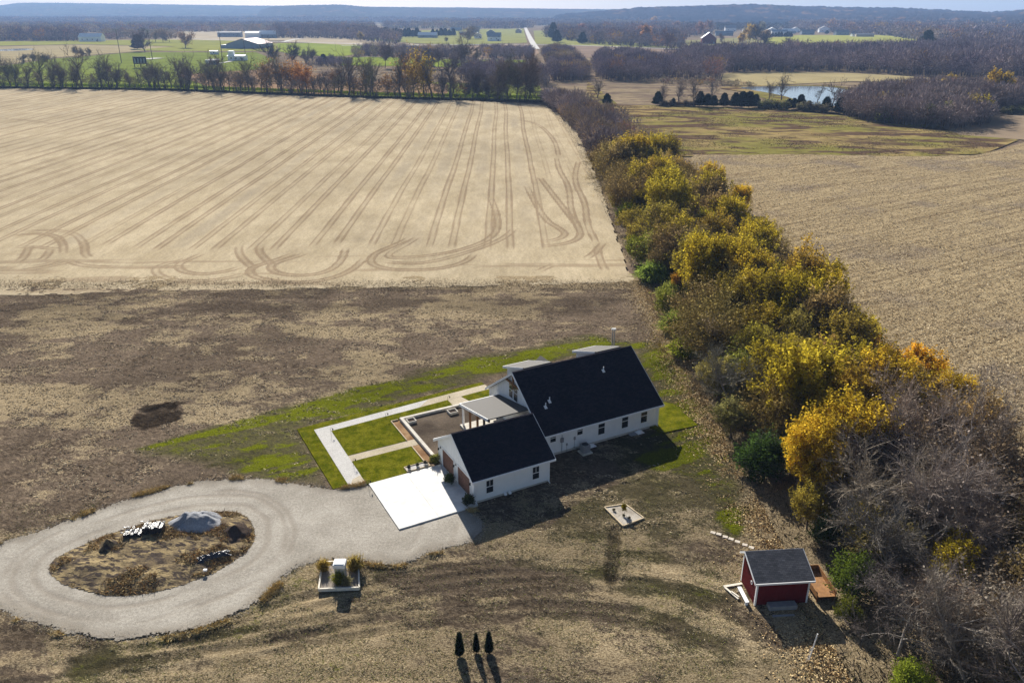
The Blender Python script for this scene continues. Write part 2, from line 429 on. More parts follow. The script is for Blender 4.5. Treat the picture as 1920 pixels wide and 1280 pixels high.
gx = np.concatenate([-np.geomspace(9000, 120, 40), np.linspace(-110, 110, 30), np.geomspace(120, 9000, 40)])
gy = np.concatenate([np.linspace(-60, 560, 60), np.geomspace(600, 16000, 60)])
structure('ground', gridmesh('ground', gx, gy, lambda X, Y: -.45 + 0 * X, M['far']))

# pixel outlines of the drive and the planted parts (real ground outlines)
GRAVEL = smoothline(polyat([(-60, 1035), (0, 1018), (60, 1000), (130, 975), (200, 950), (260, 930), (330, 910), (400, 899), (470, 896), (560, 905), (600, 914), (650, 915), (691, 907), (760, 890), (813, 880), (860, 940), (895, 970), (912, 992), (888, 1012), (850, 1025), (800, 1035), (770, 1052), (740, 1058), (700, 1052), (650, 1050), (600, 1048), (560, 1060), (530, 1080), (510, 1100), (480, 1130), (430, 1158), (360, 1180), (280, 1195), (190, 1195), (120, 1185), (60, 1165), (0, 1140), (-60, 1120)]), 2, True)
ISLAND = smoothline(polyat([(92, 1065), (105, 1045), (160, 1018), (235, 990), (330, 964), (430, 956), (465, 968), (478, 990), (475, 1020), (450, 1045), (400, 1075), (330, 1100), (270, 1115), (200, 1118), (130, 1100), (100, 1082)]), 2, True)
SODBOUND = polyW([(-11.56, 22.7), (-11.5, 8.9), (-8.0, 8.6), (-8, -.6), (0, -.6), (26, 3), (26, 17), (13, 18), (13, 24.1)])
RSOD = polyat([(1215, 800), (1243, 812), (1309, 798), (1262, 758), (1225, 750)])

G1 = polyat([(270, 845), (340, 820), (500, 780), (700, 722), (930, 664), (1110, 632), (1235, 650), (1295, 712), (1345, 800), (1400, 930), (1380, 1000), (1290, 900), (1200, 862), (1245, 760), (1190, 645), (950, 690), (560, 802), (600, 905), (500, 893), (400, 868)])
G2 = polyat([(1000, 1010), (1100, 930), (1250, 870), (1380, 900), (1400, 1000), (1250, 1010), (1120, 1080), (960, 1060)])
DARKB = polyat([(0, 556), (300, 545), (700, 535), (1180, 540), (1190, 560), (1100, 590), (600, 585), (300, 600), (0, 620)])
TRK = [smoothline(polyat(l)) for l in ([(-20, 1195), (200, 1212), (420, 1182), (640, 1112), (900, 1062), (1150, 1062), (1350, 1120)],
       [(150, 1245), (560, 1180), (760, 1130), (950, 1100), (1180, 1090), (1350, 1130), (1450, 1200)], [(0, 1270), (400, 1240), (700, 1170), (1000, 1140), (1200, 1150), (1360, 1215)],
       [(500, 1130), (640, 1085), (800, 1060), (880, 1045)], [(430, 1165), (600, 1120), (780, 1095), (1000, 1075)], [(0, 1010), (150, 955), (400, 880), (480, 850)], [(0, 985), (150, 935), (380, 862)], [(0, 905), (300, 700), (420, 600), (470, 560)], [(0, 860), (250, 690), (370, 590)],
       [(520, 560), (560, 650), (620, 740)], [(480, 555), (500, 600), (560, 720)])]
SANDP = smoothline(polyat([(1195, 1062), (1250, 1070), (1300, 1085), (1350, 1100)]))
TRENCH = polyat([(1155, 990), (1150, 1040), (1146, 1085)])
BORROW = at(295, 776)
def yard_mask(X, Y):
    g = np.zeros_like(X); n = fbm(X, Y, 9, 4); n2 = fbm(X, Y * 1.8, 3, 8); n5 = fbm(X, Y, 22, 31, 3)
    ca, sa = math.cos(HOUSE_ANG), math.sin(HOUSE_ANG)
    U = X * ca + Y * sa; Wv = -X * sa + Y * ca
    streak = fbm(U, Wv * 4.5, 9, 12)
    e = sstep(-2.5, 1.5, np.where(inpoly(X, Y, G1), 1, -1) * np.minimum(dpoly(X, Y, G1, True), 5))
    g = np.maximum(g, e * (.46 + .85 * sstep(.42, .64, streak * .75 + n * .25)))
    e2 = inpoly(X, Y, G2); g = np.maximum(g, e2 * (.10 + .42 * n))
    fore = sstep(67, 57, Y + 9 * (n - .5))
    g = np.maximum(g, fore * (.13 + .36 * sstep(.5, .8, n)))
    g = np.maximum(g, (.13 + .26 * sstep(.5, .68, n)) * sstep(98, 88, Y) * sstep(-4, 3, X))
    st = .40 + .35 * (n - .5) + .75 * (n2 - .5)
    st += .30 * sstep(.52, .66, fbm(X * .6, Y, 14, 22)) * sstep(12, -2, X)
    he = sstep(7.5, .5, 24 - X + 3 * (n - .5)); st = np.maximum(st, (.75 + .4 * (n2 - .5)) * he)
    st += .20 * fore + .13 * (n5 - .5) + 1.0 * sstep(.75, .25, dpoly(X, Y, SANDP) + .7 * (n2 - .5))
    st -= .24 * e
    st = np.maximum(st, .75 * sstep(134 - 8, 131, Y + 3 * (n2 - .5)))
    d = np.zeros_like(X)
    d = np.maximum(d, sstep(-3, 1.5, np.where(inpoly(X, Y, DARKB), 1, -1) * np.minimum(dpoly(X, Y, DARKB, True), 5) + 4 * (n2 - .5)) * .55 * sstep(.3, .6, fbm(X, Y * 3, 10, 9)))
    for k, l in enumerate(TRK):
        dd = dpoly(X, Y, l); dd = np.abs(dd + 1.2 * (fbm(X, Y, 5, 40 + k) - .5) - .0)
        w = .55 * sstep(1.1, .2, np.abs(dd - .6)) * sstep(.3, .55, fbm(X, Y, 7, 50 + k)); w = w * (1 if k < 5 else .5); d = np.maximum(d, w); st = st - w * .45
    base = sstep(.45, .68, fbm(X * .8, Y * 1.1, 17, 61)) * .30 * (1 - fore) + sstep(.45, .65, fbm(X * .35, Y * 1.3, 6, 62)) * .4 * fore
    d = np.maximum(d, base); d = np.maximum(d, .6 * sstep(-6, 2, X) * sstep(104, 96, Y) * sstep(50, 56, Y) * (.6 + .8 * (n - .3)))  # dark soil between house and shed, painted darker still to deepen the house shadow
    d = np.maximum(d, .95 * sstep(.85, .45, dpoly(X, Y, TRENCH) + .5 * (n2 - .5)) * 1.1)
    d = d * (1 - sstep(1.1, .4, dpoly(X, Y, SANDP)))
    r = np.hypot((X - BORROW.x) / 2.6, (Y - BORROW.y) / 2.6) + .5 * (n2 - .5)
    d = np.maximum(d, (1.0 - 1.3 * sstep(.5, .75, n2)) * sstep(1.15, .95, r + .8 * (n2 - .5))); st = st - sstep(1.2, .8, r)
    return np.stack([np.clip(g, 0, 1), np.clip(st, 0, 1), np.clip(d, 0, 1)], -1)
SANDPOLY = smoothline(polyat([(1195, 1060), (1225, 1062), (1260, 1068), (1310, 1083), (1352, 1098), (1345, 1104), (1300, 1093), (1240, 1075)]), 2, True)
FLAT = [GRAVEL, SODBOUND, RSOD]
def yard_z(X, Y):
    z = .10 * (fbm(X, Y, 1.1, 70, 4) - .5) + .05 * (fbm(X, Y, .5, 75, 2) - .5) + .22 * (fbm(X, Y, 9, 71, 3) - .5)
    z += .10 * (fbm(X, Y * 2, .9, 73, 3) - .5)
    cov = np.zeros_like(X, bool)
    for P in FLAT: cov |= inpoly(X, Y, P)
    dm = np.full_like(X, 9.)
    for P in FLAT: dm = np.minimum(dm, dpoly(X, Y, P, True))
    z = (z + .01) * sstep(.7, 3.5, dm) - .01
    z = np.where(cov, -.05, z)
    r = np.hypot((X - BORROW.x) / 2.5, (Y - BORROW.y) / 2.3)
    r = r + .5 * (fbm(X, Y, 1.5, 66) - .5); z -= .2 * sstep(1.05, .8, r) * (.4 + fbm(X, Y, .9, 67))
    for l in TRK[:5]:
        z -= .07 * sstep(.7, .2, np.abs(dpoly(X, Y, l) - .6))
    z -= .16 * sstep(.7, .3, dpoly(X, Y, TRENCH))
    return z
def yard_z_at(x, y): return float(yard_z(np.array([[x]]), np.array([[y]]))[0, 0])
ys = [30.]
while ys[-1] < 136: ys.append(ys[-1] + max(.16, .0031 * ys[-1]))
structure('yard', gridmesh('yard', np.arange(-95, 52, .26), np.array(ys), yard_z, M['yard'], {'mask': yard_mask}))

# stubble field with its wheel tracks
FIELD = polyat([(-400, 560), (0, 556), (300, 546), (700, 538), (1000, 534), (1188, 528), (1165, 470), (1148, 420), (1125, 350), (1105, 300), (1085, 250), (1060, 222), (1020, 197), (900, 190), (700, 185), (300, 170), (0, 166), (-400, 160)])
LOOPS = [smoothline(polyat(l)) for l in (
    [(0, 447), (60, 437), (105, 441), (120, 458), (118, 482)], [(20, 436), (90, 431), (140, 436), (160, 458), (158, 480), (185, 488)], [(0, 497), (40, 490), (52, 470), (58, 455)], [(60, 497), (90, 480), (95, 462)],
    [(118, 482), (90, 497), (30, 503)], [(158, 480), (110, 498), (0, 512)], [(118, 482), (150, 500), (250, 502), (380, 500)],
    [(372, 474), (345, 488), (300, 497), (289, 506), (300, 519), (340, 528), (400, 526), (450, 517), (468, 507)],
    [(395, 470), (345, 490), (331, 499), (345, 511), (385, 515), (430, 508), (470, 494)],
    [(450, 455), (446, 475), (465, 495), (482, 508)], [(494, 455), (483, 470), (500, 488), (520, 505)],
    [(565, 470), (520, 487), (475, 500), (466, 510), (480, 522), (545, 531), (610, 526), (660, 508), (690, 478)],
    [(590, 468), (560, 480), (515, 493), (505, 502), (520, 513), (560, 518), (610, 512), (640, 492), (650, 460)],
    [(780, 440), (745, 458), (705, 474), (693, 487), (702, 500), (755, 508), (830, 504), (878, 490), (893, 470)],
    [(790, 440), (760, 460), (730, 474), (728, 484), (760, 484), (850, 474), (925, 448), (937, 415), (918, 365)], [(968, 425), (945, 448), (880, 473), (800, 494), (745, 494), (700, 487)],
    [(1000, 455), (1045, 450), (1062, 440), (1052, 430), (1020, 412), (985, 345)], [(990, 463), (1060, 459), (1090, 445), (1085, 425), (1060, 395), (1010, 330)],
    [(1000, 515), (1030, 498), (1060, 494)], [(1090, 490), (1115, 475), (1135, 450)],
    [(1118, 455), (1125, 490), (1140, 515)], [(1085, 300), (1075, 340), (1098, 380), (1100, 420), (1120, 460)], [(1043, 295), (1048, 320), (1068, 350), (1070, 400), (1088, 430)], [(968, 224), (1010, 232), (1040, 262), (1048, 295)], [(0, 465), (60, 462), (130, 470)],
    [(0, 222), (60, 226), (110, 235)], [(620, 217), (660, 216)])]
def trackp(f): return sstep(1.05, .8, f) * (.42 + .58 * sstep(.32, .1, np.abs(f - .66)))
def field_mask(X, Y):
    wob = 1.0 * (fbm(X, Y, 60, 80, 2) - .5); xx = X + wob + .012 * (Y - 200)
    per = 11.9
    def line(off, w, amp_seed):
        k = (xx - off) / per; f = np.abs(k - np.round(k)) * per
        amp = .72 + .45 * (_tab[(np.round(k).astype(int) * 7 + amp_seed) % 512, 5])
        return trackp(f) * amp
    t = np.maximum(line(-5.4, .82, 1), line(-.8, .82, 9))
    endl = 151 + 8 * vnoise(X, 0 * X, 12, 90); fade = sstep(endl - 2, endl + 5, Y)
    right = sstep(11, 5, X) ; t = t * fade * np.maximum(right, sstep(215, 235, Y) * .5) * (.65 + .5 * fbm(X, Y, 14, 84))
    k = (xx - 3.1) / per; gk = _tab[(np.round(k).astype(int) * 5) % 512, 11]
    gr = sstep(3.4, .8, np.abs(k - np.round(k)) * per + 1.6 * (fbm(X, Y * .3, 5, 89) - .5)) * np.where(gk > .45, .62, .25) * fade * (.2 + 1.1 * fbm(X, Y, 20, 88))
    h = np.zeros_like(X)
    for i, l in enumerate(LOOPS):
        a = np.array(l); m = (X > a[:, 0].min() - 3) & (X < a[:, 0].max() + 3) & (Y > a[:, 1].min() - 3) & (Y < a[:, 1].max() + 3)
        if not m.any(): continue
        dd = dpoly(X[m], Y[m], l); h[m] = np.maximum(h[m], trackp(np.abs(dd)) * (.4 + 1.2 * fbm(X[m], Y[m], 9, i)) * sstep(0, 6, np.hypot(X[m] - l[0][0], Y[m] - l[0][1])) * sstep(0, 6, np.hypot(X[m] - l[-1][0], Y[m] - l[-1][1])))
    hl = sstep(155, 148, Y) * sstep(.52, .68, fbm(X * .12, Y * 1.6, 3, 93)) * .55
    t = np.maximum(np.maximum(t, h), hl)
    edge = dpoly(X, Y, FIELD, True); gr = np.maximum(gr, sstep(4, .5, edge) * .4)
    return np.stack([t, gr, 0 * t], -1)
ys = [126.]
while ys[-1] < 540: ys.append(ys[-1] + max(.38, .38 * (ys[-1] / 150) ** 1.6))
xs = np.concatenate([np.arange(-400, -150, .6), np.arange(-150, 34, .32)])
structure('field', gridmesh('field', xs, np.array(ys), lambda X, Y: .03 + .05 * (fbm(X, Y, 1.6, 77, 3) - .5), M['field'], {'mask': field_mask},
          keep=lambda x, y: inpoly(x + 1.2 * (fbm(x, y, 4, 5) - .5), y + 2.2 * (fbm(x, y, 3, 6) - .5), FIELD)))

# harvested corn ground on the right, rough meadow beyond
CORN = polyat([(1300, 291), (1500, 290), (1700, 294), (1830, 292), (1880, 280), (1925, 266), (2100, 262), (3200, 300)]) + [(300, 30), (33, 26), (33, 60), (33, 120), (42, 200)]
structure('cornfield', gridmesh('cornfield', np.arange(30, 330, .8), np.concatenate([np.arange(26, 140, .5), np.arange(140, 300, 1.0)]),
          lambda X, Y: .10 + .20 * (fbm(X, Y, 1.5, 177, 3) - .5) + .1 * (fbm(X, Y, 40, 17, 2) - .5), M['corn'], keep=lambda x, y: inpoly(x, y + 1.5 * (fbm(x, y, 5, 6) - .5), CORN)))
MEAD = polyat([(1100, 150), (1160, 196), (1300, 198), (1450, 205), (1600, 218), (1850, 246), (1912, 262), (1850, 286), (1700, 294), (1300, 291), (1150, 300), (1100, 230)])
sheet('meadow', MEAD, M['meadow'], -.18, 1.2, 4)
def patch(name, pts, col, z=.0, jit=1.5, step=8):
    return sheet(name, polyat(pts), M['patch'], -.22 + z, jit, step, col=col)
PATCHES = [  # outline, colour
    ('pasture', [(-200, 162), (-200, 125), (0, 124), (100, 110), (250, 98), (480, 98), (515, 112), (480, 128), (560, 138), (700, 150), (1015, 160), (1018, 188), (700, 182), (300, 168)], (.165, .195, .035), .00),
    ('pasture', [(330, 140), (520, 128), (700, 150), (840, 158), (840, 178), (600, 176), (400, 165)], (.25, .165, .10), .05),
    ('pasture', [(-200, 123), (-200, 92), (150, 84), (330, 88), (260, 96), (100, 108), (0, 122)], (.33, .27, .15), .02),
    ('pasture', [(-300, 91), (-300, 76), (0, 78), (420, 73), (520, 82), (520, 96), (330, 96), (250, 94), (330, 87), (150, 83)], (.25, .25, .06), .04),
    ('ploughed_field', [(300, 74), (340, 58), (480, 59), (650, 64), (600, 74), (460, 77)], (.42, .35, .24), .06),
    ('pasture', [(520, 96), (520, 81), (640, 81), (740, 90), (640, 106), (560, 104)], (.22, .26, .04), .08),
    ('ploughed_field', [(530, 78), (545, 71), (640, 71), (760, 80), (800, 86), (640, 84)], (.40, .33, .23), .10),
    ('pasture', [(870, 112), (985, 113), (992, 140), (935, 138), (880, 126), (640, 122), (640, 108), (700, 106)], (.20, .24, .035), .02),
    ('ploughed_field', [(700, 104), (860, 88), (985, 82), (1000, 84), (1012, 100), (985, 111), (860, 106)], (.28, .20, .14), .05),
    ('ploughed_field', [(1020, 86), (1110, 86), (1280, 94), (1265, 104), (1090, 108), (1030, 104)], (.24, .175, .13), .04),
    ('pasture', [(690, 78), (690, 62), (820, 56), (982, 54), (988, 80), (860, 84)], (.25, .25, .08), .06),
    ('pasture', [(1004, 82), (1000, 58), (1040, 57), (1100, 72), (1280, 90), (1150, 88)], (.25, .25, .08), .06),
    ('pasture', [(1440, 88), (1430, 72), (1500, 66), (1660, 66), (1770, 80), (1745, 90), (1560, 92)], (.30, .30, .07), .06),
    ('pasture', [(1290, 92), (1285, 76), (1400, 70), (1430, 76), (1440, 90)], (.24, .22, .10), .08),
    ('pasture', [(1310, 51), (1340, 44), (1460, 43), (1490, 49), (1400, 54)], (.24, .23, .09), .3),
    ('pasture', [(90, 31), (360, 28.5), (370, 32), (150, 35)], (.45, .38, .26), .5),
    ('pasture', [(520, 32), (640, 29.5), (690, 33), (560, 36)], (.45, .40, .28), .5),
    ('pasture', [(1050, 52), (1060, 48), (1180, 48), (1230, 53), (1120, 55)], (.25, .25, .10), .3),
    ('pasture', [(1355, 158), (1350, 137), (1500, 135), (1600, 137), (1760, 146), (1760, 156), (1600, 152), (1430, 160)], (.33, .27, .14), .06),
    ('ploughed_field', [(1500, 97), (1620, 92), (1690, 92), (1650, 99)], (.33, .26, .19), .09),
    ('ploughed_field', [(1800, 252), (1700, 210), (1840, 205), (2000, 215), (2000, 262), (1925, 262)], (.25, .19, .13), .05),
    ('pasture', [(700, 46), (980, 45), (975, 51), (760, 53)], (.30, .27, .15), .2),
]
for nm, pts, c, z in PATCHES: patch(nm, pts, c, z)
def strip(name, pts, w, m, z, col=None):
    P = [Vector(q) for q in smoothline(polyat(pts), 2)]; Lf = []; Rt = []
    for i, p in enumerate(P):
        d = (P[min(i + 1, len(P) - 1)] - P[max(i - 1, 0)]).normalized(); n = Vector((-d.y, d.x)) * (w / 2)
        Lf.append(tuple(p + n)); Rt.append(tuple(p - n))
    return sheet(name, Lf + Rt[::-1], m, z)
strip('road', [(1006, 92), (1000, 83), (991, 66), (985, 52), (981, 42)], 9, M['asphalt'], -.02)
strip('road', [(640, 86), (840, 84), (1000, 83.5), (1110, 86), (1280, 93), (1480, 96)], 9, M['asphalt'], .0)
strip('road', [(360, 73), (500, 78), (640, 81), (760, 87), (840, 84.2)], 8, M['asphalt'], .02)
strip('road', [(530, 79), (556, 73), (590, 71), (700, 71)], 7, M['asphalt'], .04)
strip('road', [(640, 106), (800, 108), (900, 110), (1000, 113)], 6, M['tanpath'], .05)
strip('path', [(395, 121), (425, 117), (445, 112)], 4, M['asphalt'], .07)
strip('path', [(270, 111), (300, 109)], 14, M['asphalt'], .06)
POND = smoothline(polyat([(1375, 163), (1450, 161.5), (1530, 161.5), (1580, 165), (1605, 175), (1618, 190), (1600, 200), (1480, 196), (1500, 189), (1468, 179), (1420, 170)]), 2, True)
sheet('pond', POND, M['water'], -.10, .6, 3)
sheet('pond', smoothline(polyat([(-40, 95), (10, 92), (60, 91), (66, 93), (40, 95), (0, 96)]), 2, True), M['water'], -.12, .6, 3)
# bare banks round the pond
sheet('bank', smoothline(polyat([(1330, 163), (1450, 159), (1590, 160), (1625, 178), (1640, 200), (1480, 201), (1400, 172)]), 2, True), M['meadow'], -.15, 1.2, 4)

# gravel drive, driveway slab, paths, lawns
def gravel_mask(X, Y):
    di = dpoly(X, Y, ISLAND, True); dg = dpoly(X, Y, GRAVEL, True); n = fbm(X, Y, 5, 101, 3); n2 = fbm(X, Y, 1.2, 102, 3)
    t = np.zeros_like(X)
    for off in (1.1, 2.7, 3.4): t = np.maximum(t, sstep(.42, .12, np.abs(di - off + .9 * (n - .5))) * sstep(.35, .6, fbm(X, Y, 6, 104 + int(off * 3))))
    c = (at(700, 990).x, at(700, 990).y); rr = np.hypot(X + 22, Y - 62)
    for off in (13.5, 15.1, 17.0, 18.6): t = np.maximum(t, .8 * sstep(.4, .1, np.abs(rr - off + 1.5 * (n - .5))) * sstep(.4, .6, fbm(X, Y, 5, 110 + int(off))) * (X > -16))
    edge = sstep(1.5, .1, dg + .9 * (n2 - .5)) * np.where(inpoly(X, Y, GRAVEL), 1, 1)
    return np.stack([t, edge, n2], -1)
def gravel_keep(x, y):
    d = dpoly(x, y, GRAVEL, True) * np.where(inpoly(x, y, GRAVEL), 1, -1)
    return (d + .9 * (fbm(x, y, 1.6, 121, 4) - .5) + .35 * (vnoise(x, y, .22, 7) - .5) > 0) & ~inpoly(x, y, ISLAND)
structure('gravel_drive', gridmesh('gravel_drive', np.arange(-52, .5, .15), np.arange(46, 73.5, .15), lambda X, Y: .008 + .022 * (fbm(X, Y, .7, 122, 3) - .5) - .02 * gravel_mask(X, Y)[..., 0], M['gravel'], {'mask': gravel_mask}, keep=gravel_keep))
def island_z(X, Y):
    d = dpoly(X, Y, ISLAND, True)
    return .03 + .35 * sstep(0, 2.5, d) * (.4 + fbm(X, Y, 2.2, 33, 4)) + .2 * (fbm(X, Y, .8, 34, 3) - .3) * sstep(0, .8, d)
structure('island', gridmesh('island', np.arange(-46, -20, .16), np.arange(50, 66, .16), island_z, M['mound'], keep=lambda x, y: inpoly(x + .5 * (fbm(x, y, 1, 5) - .5), y + .5 * (fbm(x, y, 1, 6) - .5), ISLAND)))
def slab(name, pts, m, z, thick=.1, jit=0, step=.3): return sheet(name, polyW(pts), m, z, jit, step, thick)
for i, (a0, a1) in enumerate(((-8.0, -4.02), (-4.0, .02))):
    for (b0, b1) in ((-.6, 3.68), (3.70, 8.02)): slab('driveway', [(a0, b0), (a1, b0), (a1, b1), (a0, b1)], M['concrete'], .12, .14)
slab('path', [(-9.87, 8.1), (-8.2, 8.1), (-8.2, 20.55), (12.6, 21.75), (12.6, 23.2), (-9.87, 21.75)], M['path'], .085, .12)
slab('path', [(-9.85, 8.3), (-8.2, 8.3), (-8.2, 10.0), (-9.2, 9.6)], M['tanpath'], .093, .05, .1)
slab('path', [(-8.2, 13.0), (-.6, 13.0), (-.6, 14.35), (-8.2, 14.35)], M['tanpath'], .078, .1)
slab('path', [(2.8, 21.2), (12.6, 21.76), (12.6, 23.18), (4.6, 22.7)], M['tanpath'], .094, .05)
slab('path', [(6.6, 21.43), (6.6, 19.4), (6.6, 14.6), (8.9, 14.6), (8.9, 19.7), (8.45, 21.5)], M['tanpath'], .082, .1)
slab('lawn', [(-11.56, 22.9), (-11.45, 8.85), (-9.87, 8.8), (-9.87, 21.75), (12.6, 23.2), (12.6, 24.1)], M['sod'], .07, .14, .06)
slab('lawn', [(-8.2, 14.35), (-1.45, 14.35), (-1.45, 19.5), (6.6, 19.55), (6.6, 21.4), (-8.2, 20.53)], M['sod'], .105, .14, .04)
slab('lawn', [(-8.2, 8.05), (-3.75, 8.05), (-3.75, 9.35), (-1.45, 9.35), (-1.45, 13.0), (-8.2, 13.0)], M['sod'], .107, .14, .04)
slab('lawn', [(8.5, 21.48), (8.95, 19.7), (8.95, 17.4), (12.6, 17.4), (12.6, 21.7)], M['sod'], .105, .14, .04)
sheet('lawn', RSOD, M['sod'], .10, .05, .4, .12)
slab('mulch_bed', [(-1.42, 14.4), (-.48, 14.4), (-.48, 19.3), (-1.42, 19.3)], M['mulch'], .07, .1)
slab('mulch_bed', [(-1.42, 9.4), (-.3, 8.6), (.0, 9.2), (-.48, 12.95), (-1.42, 12.95)], M['mulch'], .07, .1)
slab('plot', [(-.2, 8.5), (9.8, 8.5), (9.8, 19.0), (-.2, 19.0)], M['plot'], .16, .2)

# ------------------------------------------------------------------ hills
def hill(profile, dbase, dridge, col1, col2, bump, cell, seed, seg=700):
    """profile: list of (azimuth px, crest px) measured off the photograph, turned into true heights at distance dridge"""
    px = np.array([p[0] for p in profile], float); py = np.array([p[1] for p in profile], float)
    xs_ = np.linspace(px[0], px[-1], seg); nd = max(12, int((dridge - dbase) / cell)); nb = nd + 6
    tt = np.concatenate([np.linspace(0, 1, nd), np.linspace(1.02, 1.25, 6)])
    az = (xs_ - 960) / F_PX * _c
    U, T = np.meshgrid(az, tt); XP, _ = np.meshgrid(xs_, tt)
    db = np.interp(xs_, px, [p[2] if len(p) > 2 else dbase for p in profile])[None]
    D = db + T * (dridge - db)
    top = CAM_H + (HORIZON - np.interp(xs_, px, py))[None] / F_PX * dridge * 1.08
    ed = sstep(px[0], px[0] + (px[-1] - px[0]) * .03, XP) * sstep(px[-1], px[-1] - (px[-1] - px[0]) * .03, XP)
    X = U * D; Y = D
    Z = np.where(T <= 1, sstep(-.25, 1.0, T) * 1.0, 1 - sstep(1, 1.5, T)) * (top - 10) * ed - 14 * (1 - sstep(0, .06, T))
    Z = Z + 18 * (fbm(X, Y, 500, seed, 3) - .5) * sstep(0, .5, T) * (1 - sstep(.8, 1, T))
    Z = Z + bump * fbm(X, Y, 28, seed + 5, 3) * sstep(0, .08, T)
    n = fbm(X, Y, 140, seed + 9, 4); c1 = np.array(col1); c2 = np.array(col2)
    C = c1 + (c2 - c1) * sstep(.35, .65, n)[..., None]
    warm = sstep(.66, .78, fbm(X, Y, 60, seed + 20, 3))[..., None]; C = C * (1 - warm) + np.array([.17, .095, .05]) * warm
    V = np.stack([X, Y, Z], -1).reshape(-1, 3); nx, ny = len(xs_), len(tt)
    i = (np.arange(ny - 1)[:, None] * nx + np.arange(nx - 1)[None]).ravel()
    structure('hills', mk('hills', V, [np.stack([i, i + 1, i + nx + 1, i + nx], 1)], M['hill'], attrs={'col': C.reshape(-1, 3)}, smooth=False))
hill([(-200, 11), (0, 13), (40, 9), (120, 9), (300, 11), (470, 13), (620, 14), (760, 15), (900, 16), (1100, 18), (1250, 18)], 5600, 8200, (.085, .085, .05), (.06, .055, .045), 8, 60, 3, 500)
hill([(470, 24), (510, 14), (560, 12), (640, 11.5), (690, 15), (770, 15), (850, 16), (960, 17), (1100, 18), (1200, 20)], 4700, 6200, (.07, .065, .05), (.06, .05, .045), 8, 50, 4, 500)
hill([(1020, 27), (1130, 21, 3600), (1200, 16, 3500), (1290, 14, 3400), (1410, 11, 3300), (1500, 14, 3300), (1600, 15.5, 3000), (1700, 17, 2700), (1800, 21, 2300), (1860, 22.5, 2000), (1925, 19, 1850), (2100, 14, 1800)], 3600, 4300, (.036, .030, .038), (.022, .019, .027), 15, 26, 5, 1000)

